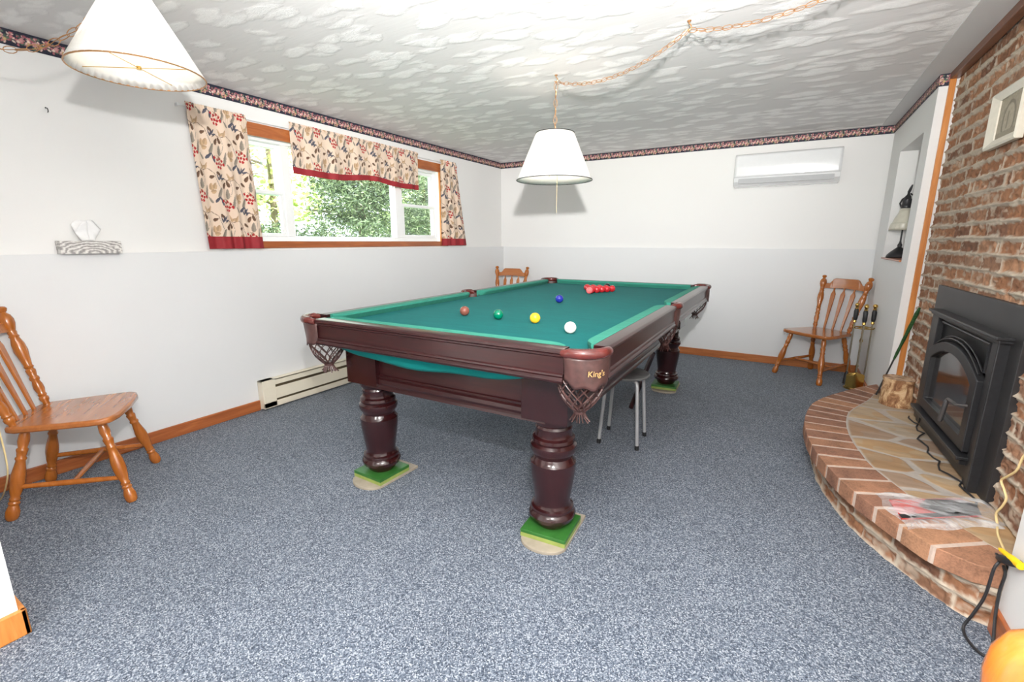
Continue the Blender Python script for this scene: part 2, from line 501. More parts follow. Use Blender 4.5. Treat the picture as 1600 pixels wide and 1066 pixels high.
# window opening in the left wall
WY0, WY1, WZ0, WZ1 = 1.93, 4.10, 1.235, 1.965
T = 0.125
s = MB()
s.box(XLu - T, XLu, YW - .1, WY0, ZL, ZC)
s.box(XLu - T, XLu, WY1, 5.7, ZL, ZC)
s.box(XLu - T, XLu, WY0, WY1, WZ1, ZC)
s.box(XLu - T, XLu, WY0, WY1, ZL, WZ0)
s.box(XLu - T, XLl, YW - .1, 5.7, 0, ZL, 1)
struct(obj('wall_left', s, [M['wall'], M['wall_low']], smooth=False), 'white left wall with a low ledge')
s = MB().box(XLu - T, 1.2, YBu, YBu + .2, ZL, ZC).box(XLu - T, 1.2, YBl, YBu + .2, 0, ZL, 1)
struct(obj('wall_back', s, [M['wall'], M['wall_low']], smooth=False), 'white back wall')
# side wall with niche
NY0, NY1, NZ0, NZ1, ND = 4.16, 4.93, 1.11, 1.935, 0.17
s = MB()
s.box(XS, 1.2, YS, NY0, 0, ZC).box(XS, 1.2, NY1, YBl, 0, ZC)
s.box(XS, 1.2, NY0, NY1, 0, NZ0 - .012).box(XS, 1.2, NY0, NY1, NZ1, ZC).box(XS + ND, 1.2, NY0, NY1, NZ0 - .012, NZ1)
struct(obj('wall_right', s, M['wall'], smooth=False), 'white side wall with a recessed niche')
s = MB().box(XN, 1.2, YF, YN, 0, ZC)
struct(obj('wall_near_right', s, M['wall'], smooth=False), 'white wall end beside the hearth')
s = MB().box(XLu - T, XW, YF, YW, 0, ZC)
struct(obj('wall_near_left', s, M['wall'], smooth=False), 'white wall end at the left')
s = MB().box(XLu - T, 1.2, YF - .2, YF, 0, ZC)
struct(obj('wall_front', s, M['wall'], smooth=False), 'white wall behind the viewpoint')
s = MB().box(XS - .012, XS + ND - .002, NY0 + .003, NY1 - .003, NZ0 - .012, NZ0)
struct(obj('trim_2', s, M['wood_orange_y'], smooth=False, bevel=.002), 'thin wooden sill board of the niche')

# baseboards
def bb(name, pts, mat, h=ZBB, t=.014):
    s = MB()
    (x0, y0), (x1, y1) = pts
    s.box(min(x0, x1), max(x0, x1), min(y0, y1), max(y0, y1), 0, h)
    return struct(obj(name, s, mat, smooth=False, bevel=.004), 'stained wood baseboard')
bb('baseboard_left', ((XLl, YW), (XLl + .014, 1.872)), M['wood_orange_y'])
bb('baseboard_left_far', ((XLl, 3.52), (XLl + .014, YBl)), M['wood_orange_y'])
bb('baseboard_back', ((XLl, YBl - .014), (XS, YBl)), M['wood_orange_x'])
bb('baseboard_right', ((XS - .014, 4.28), (XS, YBl)), M['wood_orange_y'])
bb('baseboard_near_right', ((XN - .014, YF), (XN, YN)), M['wood_orange_y'], h=.09)
s = MB().box(XW, XW + .016, YF, YW + .016, 0, .09).box(XLl, XW + .016, YW, YW + .016, 0, .09)
struct(obj('baseboard_near_left', s, M['wood_orange_z'], smooth=False, bevel=.004), 'pale orange wood baseboard')
# wood trims round the brick
s = MB().box(.716, .747, YS - .018, YS, .2, ZC)
struct(obj('trim_3', s, M['wood_orange_z'], smooth=False, bevel=.003), 'upright light wood trim beside the brick')
s = MB().box(.716, .760, YN, YS, ZC - .042, ZC)
struct(obj('trim_4', s, M['wood_dark_y'], smooth=False, bevel=.004), 'dark wood trim above the brick')
s = MB().box(.747, .80, YS - .010, YS, .2, ZC)
struct(obj('trim_5', s, M['wall'], smooth=False), 'narrow white strip beside the upright trim')

# wallpaper border with flowers
def border_colors(u, v, seed=0):
    """u along in metres, v 0..1 over the height"""
    per = 0.128
    c = np.empty(u.shape + (3,)); navy = np.array(srgb(40, 42, 58)); c[:] = navy
    up = np.mod(u, per); k = 0
    x = up; y = v * 0.073
    n = fbm(u * 60, y * 60, 5, 3)
    rng = random.Random(7)
    cols = [srgb(206, 150, 148), srgb(186, 112, 118), srgb(222, 184, 176), srgb(150, 84, 96), srgb(226, 204, 190), srgb(94, 116, 96), srgb(72, 92, 82), srgb(196, 168, 120)]
    wts = [5, 5, 4, 3, 2, 4, 3, 1]
    for i in range(95):
        cx = rng.uniform(0.004, per - 0.004); cy = rng.triangular(0.008, 0.064, 0.034); r = rng.uniform(0.004, 0.0095); col = rng.choices(cols, wts)[0]
        a = rng.uniform(0.5, 1.0); th = rng.uniform(0, PI)
        for off in (-per, 0, per):
            dx = x - cx + off; dy = y - cy
            e = ((dx * math.cos(th) + dy * math.sin(th)) / r) ** 2 + ((-dx * math.sin(th) + dy * math.cos(th)) / (r * a)) ** 2
            m = e < 1
            c[m] = np.array(col) * (0.72 + 0.5 * n[m])[:, None] * (1.12 - 0.35 * e[m])[:, None]
    edge = (np.abs(v - 0.02) < 0.025) | (np.abs(v - 0.98) < 0.025)
    c[edge] = navy
    top = v > 0.86
    mix = top & (c[..., 0] > 0.08) & (vnoise(u * 40, v * 5, 3) > 0.35)
    c[mix] = navy * 1.2
    return np.clip(c, 0, 1)
def border_strip(name, a, b, z0=2.153, z1=ZC, off=0.0):
    a = np.array(a, float); b = np.array(b, float); L = np.linalg.norm(b - a)
    nu = int(L / 0.003) + 2; nv = 26
    U, V = np.meshgrid(np.linspace(0, L, nu), np.linspace(0, 1, nv), indexing='ij')
    P = a[None, None, :] + (b - a)[None, None, :] * (U / L)[..., None]
    verts = np.concatenate([P, (z0 + (z1 - z0) * V)[..., None]], -1).reshape(-1, 3)
    o = npobj(name, verts, gridfaces(nu, nv), M['paper_attr'], border_colors(U + off, V).reshape(-1, 3), smooth=False)
    return struct(o, 'flowered wallpaper border')
border_strip('trim_6', (XLu + .002, YW), (XLu + .002, YBu))
border_strip('trim_7', (XLu, YBu - .002), (XS, YBu - .002), off=.04)
border_strip('trim_8', (XS - .002, YBu), (XS - .002, YS), off=.02)
border_strip('trim_9', (XS - .002, YS - .002), (.716, YS - .002), off=.07)

# ------------------------------------------------------------------ brick wall (relief)
BA = np.array([.760, YS]); BB_ = np.array([.812, YN - .02])
bt = (BB_ - BA) / np.linalg.norm(BB_ - BA); bn = np.array([bt[1], -bt[0]])
def brick_field(S, Z, course=.0735, blen=.222, seed=0, mort=.021, bulge=.018):
    """height (towards the room) and colour of sloppy brickwork"""
    zz = Z + .016 * (fbm(S * 4, Z * 4, seed + 1, 3) - .5)
    row = np.floor(zz / course); fz = zz / course - row
    off = _hash(row, row * 0 + 3, seed) * blen * .35 + np.mod(row, 2) * blen * .5
    ss = (S + off) / blen
    ss = ss + .34 * (vnoise(row * 7.3, np.floor(ss), seed + 2) - .5)
    cl = np.floor(ss); fs = ss - cl
    wob = (fbm(S * 22, Z * 34, seed + 4, 4) - .5)
    dz = np.minimum(fz, 1 - fz) * course + wob * .026
    ds = np.minimum(fs, 1 - fs) * blen + .006 + (fbm(S * 34, Z * 22, seed + 9, 4) - .5) * .024
    d = np.minimum(dz, ds)
    mw = mort * (.30 + .75 * fbm(S * 7, Z * 7, seed + 6, 3))
    k = np.clip((mw - d) / (.35 * mw), 0, 1)         # 1 in mortar
    rough = fbm(S * 55, Z * 55, seed + 8, 3)
    rnd = _hash(cl, row, seed + 5)
    hb = -.001 + .018 * (rough - .5) + .008 * (rnd - .5) + .004 * (fbm(S * 14, Z * 14, seed + 12, 2) - .5)
    # mortar squeezed out, hanging on the lower side of each joint
    sag = np.clip(1 - np.abs(fz * course - .002) / .014, 0, 1)
    hm = bulge * (.10 + .9 * fbm(S * 22, Z * 30, seed + 3, 3)) * (.25 + .9 * sag)
    H = hb * (1 - k) + hm * k
    b1 = np.array(srgb(152, 108, 80)); b2 = np.array(srgb(120, 86, 68)); b3 = np.array(srgb(180, 138, 108))
    r2 = _hash(cl + 31, row, seed + 7)
    cb = b1 + (b2 - b1) * np.clip(rnd * 1.6 - .5, 0, 1)[..., None] + (b3 - b1) * np.clip(r2 * 1.8 - 1.0, 0, 1)[..., None]
    cb = cb * (.66 + .68 * fbm(S * 70, Z * 70, seed + 21, 3))[..., None]
    mc = np.array(srgb(196, 182, 164)) * (.74 + .4 * fbm(S * 40, Z * 40, seed + 22, 3))[..., None]
    smear = np.clip((fbm(S * 18, Z * 30, seed + 30, 3) - .60) * 4, 0, .55)[..., None]
    cb = cb * (1 - smear) + mc * smear
    C = cb * (1 - k[..., None]) + mc * k[..., None]
    return H, np.clip(C, 0, 1)
def brick_wall():
    L = float(np.linalg.norm(BB_ - BA)); st = .0058
    nu = int(L / st); nv = int((ZC - .10) / st)
    S, Z = np.meshgrid(np.linspace(0, L, nu), np.linspace(.10, ZC, nv), indexing='ij')
    H, C = brick_field(S, Z, seed=3)
    P = BA[None, None, :] + bt[None, None, :] * S[..., None] + bn[None, None, :] * H[..., None]
    V = np.concatenate([P, Z[..., None]], -1)
    i = ((S > .47) & (S < 1.555) & (Z < .985))       # behind the stove plate: flat
    V[i, :2] = (BA[None, :] + bt[None, :] * S[i][:, None] - bn[None, :] * .02)
    return npobj('wall_fireplace', V.reshape(-1, 3), gridfaces(nu, nv, True), M['brick_attr'], C.reshape(-1, 3))
struct(brick_wall(), 'rough red brick chimney wall with squeezed-out mortar')
s = MB().box(.84, 1.2, YN, YS, 0, ZC)
struct(obj('wall_chimney_core', s, M['wall'], smooth=False))

# ------------------------------------------------------------------ hearth
HZ = .21
OUT = [(.700, 1.885), (.632, 1.902), (.560, 1.906), (.469, 1.960), (.345, 2.129), (.250, 2.375), (.194, 2.609), (.172, 2.875), (.180, 3.157), (.210, 3.392), (.272, 3.618), (.395, 3.885), (.520, 4.060), (.665, 4.190)]
def catmull(pts, n=12):
    P = [np.array(p, float) for p in pts]; P = [2 * P[0] - P[1]] + P + [2 * P[-1] - P[-2]]; o = []
    for i in range(1, len(P) - 2):
        for k in range(n):
            t = k / n
            o.append(.5 * (2 * P[i] + (P[i + 1] - P[i - 1]) * t + (2 * P[i - 1] - 5 * P[i] + 4 * P[i + 1] - P[i + 2]) * t * t + (3 * P[i] - P[i - 1] - 3 * P[i + 1] + P[i + 2]) * t ** 3))
    o.append(P[-2]); return np.array(o)
def resample(C, n):
    d = np.concatenate([[0], np.cumsum(np.linalg.norm(np.diff(C, axis=0), axis=1))])
    q = np.linspace(0, d[-1], n)
    return np.stack([np.interp(q, d, C[:, k]) for k in range(C.shape[1])], 1), d[-1]
hearth = thing('hearth', 'curved raised brick hearth with sandstone slabs under the stove', 'hearth', (0, 0, 0))
JO = [(.632, 1.902), (.533, 1.950), (.462, 2.051), (.400, 2.149), (.343, 2.247), (.296, 2.352), (.258, 2.472), (.226, 2.592), (.205, 2.706), (.190, 2.816), (.182, 2.935), (.179, 3.054), (.188, 3.176), (.205, 3.308), (.225, 3.419), (.262, 3.531), (.310, 3.644), (.367, 3.750), (.432, 3.857), (.502, 3.970), (.573, 4.073), (.662, 4.185)]
JI = [(.795, 1.960), (.700, 2.072), (.644, 2.158), (.584, 2.245), (.533, 2.332), (.488, 2.439), (.446, 2.547), (.423, 2.636), (.407, 2.746), (.393, 2.847), (.385, 2.959), (.384, 3.062), (.390, 3.176), (.402, 3.281), (.420, 3.383), (.456, 3.482), (.496, 3.579), (.537, 3.673), (.571, 3.766), (.605, 3.880), (.640, 3.985), (.668, 4.060)]
INN = JI[:20]
def hearth_caps():
    s = MB(); rnd = random.Random(4)
    for i in range(len(JO) - 1):
        a, b = Vector(JO[i]), Vector(JO[i + 1]); c, d = Vector(JI[i + 1]), Vector(JI[i])
        g = .0095; e = (b - a).normalized() * g; f = (c - d).normalized() * g
        z = HZ + rnd.uniform(-.0015, .0015)
        if i == 0:
            P = [a, b - e, c - f, Vector((.735, 2.025)), Vector((.70, 1.905))]
        else:
            P = [a + e, b - e, c - f, d + f]
        s.prism([tuple(p) for p in P], HZ - .068, z, rnd.choice([0, 0, 1, 2]))
    return s
def brickm(name, c, mort=False):
    m, nt, p = new_mat(name)
    v = coords(nt)
    f = noise(nt, v, 130, 4, .7); f2 = noise(nt, v, 14, 3)
    ad = nt.nodes.new('ShaderNodeMath'); ad.operation = 'ADD'; nt.links.new(f, ad.inputs[0]); nt.links.new(f2, ad.inputs[1])
    hf = nt.nodes.new('ShaderNodeMath'); hf.operation = 'MULTIPLY'; hf.inputs[1].default_value = .5; nt.links.new(ad.outputs[0], hf.inputs[0])
    nt.links.new(ramp(nt, hf.outputs[0], [(.34, tuple(x * .55 for x in c)), (.5, c), (.66, tuple(min(1, x * 1.35) for x in c))]), p.inputs['Base Color'])
    p.inputs['Roughness'].default_value = .8
    bump(nt, p, f, .35, .004)
    return m
B0, B1, B2 = brickm('hearth_brick', srgb(158, 114, 88)), brickm('hearth_brick_dark', srgb(140, 100, 80)), brickm('hearth_brick_tan', srgb(168, 124, 94))
M['mortar'] = plain('mortar', srgb(196, 176, 162), .85, nz=.08, nscale=60, bmp=.2)
obj('brick_edging', hearth_caps(), [B0, B1, B2], hearth, smooth=False, bevel=.003)
s = MB()
mo = [tuple(Vector(o).lerp(Vector(i), .018)) for o, i in zip(JO, JI)]; mi_ = JI
mo[0] = (.640, 1.908); mi_ = [(.70, 1.912)] + JI[1:]
for i in range(len(mo) - 1):
    s.prism([mo[i], mo[i + 1], mi_[i + 1], mi_[i]], HZ - .066, HZ - .0025)
obj('mortar_joints', s, M['mortar'], hearth, smooth=False)
# base courses, set back under the edging
def hearth_base():
    C, L = resample(catmull([(.740, 1.850), (.67, 1.855), (.62, 1.870)] + JO[1:-1] + [(.68, 4.19)]), 420)
    tng = np.gradient(C, axis=0); tng /= np.linalg.norm(tng, axis=1)[:, None]
    nrm = np.stack([-tng[:, 1], tng[:, 0]], 1)
    if (nrm[200] @ np.array([1, 0])) > 0: nrm = -nrm
    nv = 26; u = np.linspace(0, L, 420); z = np.linspace(0, HZ - .066, nv)
    S, Z = np.meshgrid(u, z, indexing='ij')
    H, Cc = brick_field(S, Z + .008, course=.066, blen=.215, seed=40, bulge=.014)
    P = C[:, None, :] - nrm[:, None, :] * .060 + nrm[:, None, :] * H[..., None]
    return npobj('brick_base', np.concatenate([P, Z[..., None]], -1).reshape(-1, 3), gridfaces(420, nv), M['brick_attr'], Cc.reshape(-1, 3), hearth)
hearth_base()
s = MB()
cc = [tuple(Vector(o).lerp(Vector(i), .40)) for o, i in zip(JO, JI)]; cc[0] = (.69, 2.0)
for i in range(len(cc) - 1):
    s.prism([cc[i], cc[i + 1], (.76, min(max(cc[i + 1][1], 1.93), 3.94)), (.76, min(max(cc[i][1], 1.93), 3.94))] if cc[i][0] < .74 else [(.70, 3), (.75, 3), (.75, 2.9), (.70, 2.9)], 0.0, HZ - .07)
obj('hearth_core', s, M['mortar'], hearth, smooth=False)
def flagstones():
    nu, nv = 420, 80
    innf, _ = resample(catmull([(.80, 1.955)] + INN[1:] + [(.66, 3.952)]), nu)
    V = np.zeros((nu, nv, 3)); w = np.linspace(0, 1, nv)
    xr = .806
    V[..., 0] = innf[:, None, 0] * (1 - w)[None] + xr * w[None]
    yr = np.linspace(1.93, 3.952, nu)
    V[..., 1] = innf[:, None, 1] * (1 - w)[None] + yr[:, None] * w[None]
    X, Y = V[..., 0], V[..., 1]
    rng = random.Random(11)
    seeds = [(.46, 2.66), (.47, 3.08), (.60, 2.86), (.52, 3.42), (.66, 3.18), (.74, 2.70), (.56, 2.48), (.66, 2.34), (.72, 3.45), (.62, 3.66), (.74, 3.80), (.76, 2.98), (.76, 2.14), (.70, 2.52)]
    wx = X + .03 * (fbm(X * 7, Y * 7, 2, 2) - .5); wy = (Y + .03 * (fbm(X * 7, Y * 7, 9, 2) - .5))
    D = np.stack([np.hypot((wx - a) * .8, (wy - b) * 1.25) for a, b in seeds], -1)
    idx = D.argmin(-1); Ds = np.sort(D, -1); k = np.clip((.034 - (Ds[..., 1] - Ds[..., 0])) / .010, 0, 1)
    k = np.maximum(k, (np.clip((.03 - w) / .01, 0, 1))[None] * np.ones_like(k))
    cols = np.array([srgb(176, 150, 118), srgb(164, 138, 110), srgb(182, 160, 132), srgb(160, 136, 116), srgb(176, 160, 140)])
    c = cols[(idx * 7 + 1) % 5]
    g = fbm(X * 9, Y * 40, 31, 4); c = c * (.74 + .5 * g)[..., None]
    tint = (fbm(X * 10, Y * 10, 77, 2) > .56)[..., None]
    c = np.where(tint, c * np.array([1.0, .90, .78]), c)
    mc = np.array(srgb(182, 174, 166))[None, None] * (.88 + .2 * fbm(X * 60, Y * 60, 50, 2))[..., None]
    c = c * (1 - k[..., None]) + mc * k[..., None]
    V[..., 2] = HZ - .001 + .0025 * (fbm(X * 20, Y * 20, 61, 3) - .5) - .002 * k
    return npobj('flagstone_slabs', V.reshape(-1, 3), gridfaces(nu, nv), M['stone_attr'], np.clip(c, 0, 1).reshape(-1, 3), hearth)
flagstones()

# ------------------------------------------------------------------ wood stove insert (wall-local frame)
def WL(sv, d, z):
    q = BA + bt * sv + bn * d
    return (float(q[0]), float(q[1]), z)
stove = thing('stove_insert', 'black iron wood stove insert with arched glass door in the brick wall', 'stove', (float(BA[0]), float(BA[1]), HZ))
ang = math.atan2(bt[1], bt[0])
# local frame: x = along wall (toward viewer), y = into room; z up from hearth
stove.rotation_euler = (0, 0, ang)
# rotating +x onto bt puts +y on (-bt.y, bt.x) = away from room normal? handle the sign
sgn = 1 if (np.array([-bt[1], bt[0]]) @ bn) > 0 else -1
def L3(sv, d, z): return (sv, d * sgn, z - HZ)
def lbox(s, s0, s1, d0, d1, z0, z1, mi=0):
    a = L3(s0, d0, z0); b = L3(s1, d1, z1)
    return s.box(min(a[0], b[0]), max(a[0], b[0]), min(a[1], b[1]), max(a[1], b[1]), a[2], b[2], mi)
s = MB(); lbox(s, .45, 1.56, -.02, .020, HZ, .997)
obj('surround_plate', s, M['black_iron2'], stove, smooth=False, bevel=.002)
s = MB()
def arch_z(sv, zc, zs, s0, s1):       # segmental arch
    t = (sv - (s0 + s1) / 2) / ((s1 - s0) / 2)
    return zs + (zc - zs) * math.sqrt(max(0, 1 - t * t * .92)) if True else zs
# body: posts, top band, bottom band round an arched opening
b0, b1 = .60, 1.44
lbox(s, b0, b0 + .06, .016, .045, HZ + .02, .86)
lbox(s, b1 - .06, b1, .016, .045, HZ, .86)
lbox(s, b0, b1, .016, .045, .835, .86)
lbox(s, b0 + .06, b1 - .06, .0, .020, .32, .84)
lbox(s, b0 + .03, b1 - .03, .016, .040, HZ + .015, .32)
obj('stove_body', s, M['black_iron'], stove, smooth=False, bevel=.003)
s = MB(); lbox(s, b0 - .02, b1 + .06, .012, .075, .862, .876); lbox(s, b0 - .01, b1 + .05, .012, .062, .848, .862); lbox(s, b1 + .0, b1 + .03, .012, .055, HZ, .85)
obj('mantel_shelf', s, M['black_iron'], stove, smooth=False, bevel=.004)
s = MB(); lbox(s, b0 + .02, b1 - .04, .03, .085, .318, .334); lbox(s, b0 + .03, b1 - .05, .03, .070, .295, .318)
obj('ash_lip', s, M['black_iron'], stove, smooth=False, bevel=.003)
# door: frame with arched window
D0, D1, DZ0 = .665, 1.365, .345
def archpts(s0, s1, zb, zs, zc, n=20):
    pts = [(s0, zb)]
    for i in range(n + 1):
        t = i / n; sv = s0 + (s1 - s0) * t
        x = 2 * t - 1
        pts.append((sv, zs + (zc - zs) * (1 - abs(x) ** 2.2)))
    pts.append((s1, zb)); return pts
o_ = archpts(D0, D1, DZ0, .665, .752); i_ = archpts(.722, 1.300, .400, .628, .706)
s = MB(); n = len(o_)
vs = []
for d in (.03, .062):
    for P in (o_, i_):
        for a, z in P: vs.append(L3(a, d, z))
fs = []
for i in range(n):
    j = (i + 1) % n
    fs += [(i, j, n + j, n + i), (2 * n + i, 3 * n + i, 3 * n + j, 2 * n + j), (i, 2 * n + i, 2 * n + j, j), (n + i, n + j, 3 * n + j, 3 * n + i)]
s.add(vs, fs)
door = obj('stove_door', s, M['black_iron'], stove, smooth=False, bevel=.004)
s = MB(); pv = [L3(a, .040, z) for a, z in i_]; s.add(pv, [tuple(range(n))])
g_ = obj('door_glass', s, M['stove_glass'], door, smooth=False); g_['label'] = 'dark reflective glass pane'
s = MB()
for k, (rr, dz) in enumerate(((.005, .012), (.004, .024))):
    s.tube([L3(a, .05 - k * .01, z + dz) for a, z in archpts(D0 + .03, D1 - .03, .70, .675, .760)[1:-1]], rr, 6)
s.tube([L3(.73, .04, .822), L3(1.355, .04, .822), L3(1.355, .04, .70)], .006, 6)
obj('arch_moulding', s, M['black_iron'], stove)
s = MB()
s.tube([L3(1.335, .065, .545), L3(1.335, .10, .545), L3(1.245, .105, .543), L3(1.235, .105, .535)], .006, 8)
s.lathe([(0, .006), (.1, .009), (.9, .011), (1, .008)], L3(1.235, .105, .537), L3(1.222, .112, .428), 12)
hn = obj('door_handle', s, M['handle'], door); hn['label'] = 'grey coiled steel handle'
s = MB(); rn = random.Random(2); pth = []
for k in range(24):
    t = k / 23; pth.append(L3(.50 + 1.12 * t, .052 + .012 * math.sin(k * 1.7) + (.03 if 6 < k < 18 else 0), HZ + .006 + .004 * math.sin(k * 2.3)))
s.tube(pth, .004, 6)
tag(obj('black_cable', s, M['cord_black'], None), 'thin black cable lying along the stove foot on the hearth', 'cable')
bpy.data.objects['black_cable'].location = stove.location; bpy.data.objects['black_cable'].rotation_euler = stove.rotation_euler

# ------------------------------------------------------------------ framed picture on the brick
pic = thing('framed_picture', 'cream framed etching of an archway hung on the brick wall', 'picture', (float(BA[0]), float(BA[1]), 1.655), ang)
def P3(sv, d, z): return (sv, d * sgn, z - 1.655)
s = MB(); p0, p1, z0, z1 = .765, 1.12, 1.658, 1.905
fw = .062
outer = [(p0, z0), (p1, z0), (p1, z1), (p0, z1)]; inner = [(p0 + fw, z0 + fw * .6), (p1 - fw, z0 + fw * .6), (p1 - fw, z1 - fw * .6), (p0 + fw, z1 - fw * .6)]
vs = []
for d, P, in ((.008, outer), (.030, outer), (.036, [(a + (.01 if i in (0, 3) else -.01), z + (.008 if i < 2 else -.008)) for i, (a, z) in enumerate(outer)]), (.020, inner), (.012, inner)):
    vs += [P3(a, d, z) for a, z in P]
fs = []
for l in range(4):
    for i in range(4):
        j = (i + 1) % 4; fs.append((l * 4 + i, l * 4 + j, l * 4 + 4 + j, l * 4 + 4 + i))
fs.append((0, 1, 2, 3))
s.add(vs, fs)
M['frame_cream'] = plain('cream_frame_paint', srgb(226, 220, 204), .4, nz=.04)
obj('picture_frame', s, M['frame_cream'], pic, smooth=False)
nu, nv = 90, 70
U, V = np.meshgrid(np.linspace(0, 1, nu), np.linspace(0, 1, nv), indexing='ij')
c = np.array(srgb(176, 166, 146))[None, None] * (.72 + .4 * fbm(U * 14, V * 14, 3, 4))[..., None]
ar = (((U - .5) / .30) ** 2 + ((V - .40) / .48) ** 2 < 1) & (((U - .5) / .23) ** 2 + ((V - .40) / .40) ** 2 > 1) & (V > .15)
c[ar] *= .62
inn = (((U - .5) / .23) ** 2 + ((V - .40) / .40) ** 2 < 1) & (V > .15); c[inn] *= 1.12
col = (np.abs(U - .46) < .03) & (V < .62) & (V > .2); c[col] *= .6
c[(V < .15)] *= .8
A = [P3(p0 + fw + (p1 - p0 - 2 * fw) * float(u), .014, z0 + fw * .6 + (z1 - z0 - fw * 1.2) * float(v)) for u, v in zip(U.ravel(), V.ravel())]
npobj('etching', np.array(A), gridfaces(nu, nv), M['paper_attr'], c.reshape(-1, 3), pic, smooth=False)

# ------------------------------------------------------------------ window
win = bpy.data.objects.new('window_1', None); COL.objects.link(win)
win.location = (XLu, (WY0 + WY1) / 2, WZ0); struct(win, 'white vinyl three part window with wooden casing')
def wbox(s, x0, x1, y0, y1, z0, z1, mi=0):
    return s.box(x0 - XLu, x1 - XLu, y0 - (WY0 + WY1) / 2, y1 - (WY0 + WY1) / 2, z0 - WZ0, z1 - WZ0, mi)
XG = -3.405
s = MB(); wbox(s, XLu - .002, XLu + .016, 1.86, 4.20, 1.958, 2.045); obj('top_casing', s, M['wood_orange_y'], win, smooth=False, bevel=.003)
s = MB(); wbox(s, XLu - .002, XLu + .020, 1.86, 4.22, 1.185, 1.235); obj('bottom_casing', s, M['wood_orange_y'], win, smooth=False, bevel=.003)
s = MB(); wbox(s, XLu - .002, XLu + .016, 4.10, 4.17, 1.235, 1.958); wbox(s, XLu - .002, XLu + .016, 1.86, 1.93, 1.235, 1.958); obj('side_casing', s, M['wood_orange_z'], win, smooth=False, bevel=.003)
s = MB()
wbox(s, XG - .05, XG + .03, WY0, WY1, 1.235, 1.270); wbox(s, XG - .05, XG + .03, WY0, WY1, 1.940, 1.965)
wbox(s, XG - .05, XG + .03, WY0, WY0 + .03, 1.27, 1.94); wbox(s, XG - .05, XG + .03, WY1 - .012, WY1, 1.27, 1.94)
wbox(s, XG - .05, XG + .028, 2.300, 2.372, 1.27, 1.94); wbox(s, XG - .05, XG + .028, 3.485, 3.580, 1.27, 1.94)
obj('window_frame', s, M['white_plastic'], win, smooth=False, bevel=.004)
def sash(name, y0, y1, z0, z1, w, x):
    s = MB()
    wbox(s, x - .022, x + .012, y0, y1, z0, z0 + w); wbox(s, x - .022, x + .012, y0, y1, z1 - w, z1)
    wbox(s, x - .022, x + .012, y0, y0 + w, z0 + w, z1 - w); wbox(s, x - .022, x + .012, y1 - w, y1, z0 + w, z1 - w)
    o = obj(name, s, M['white_plastic'], win, smooth=False, bevel=.003)
    s = MB(); wbox(s, x - .006, x - .003, y0 + w - .003, y1 - w + .003, z0 + w - .003, z1 - w + .003)
    obj('window_pane', s, M['glass'], o, smooth=False)
sash('lower_sash', 1.962, 2.300, 1.270, 1.605, .026, XG + .008)
sash('upper_sash', 1.962, 2.300, 1.575, 1.940, .028, XG - .022)
sash('lower_sash', 3.580, 4.088, 1.270, 1.605, .030, XG + .008)
sash('upper_sash', 3.580, 4.088, 1.575, 1.940, .030, XG - .022)
sash('fixed_sash', 2.372, 3.485, 1.262, 1.945, .012, XG - .005)
s = MB(); wbox(s, XG + .018, XG + .028, 2.13, 2.16, 1.275, 1.285); wbox(s, XG + .018, XG + .032, 2.252, 2.268, 1.30, 1.325)
obj('sash_lock', s, M['white_plastic'], win, smooth=False)

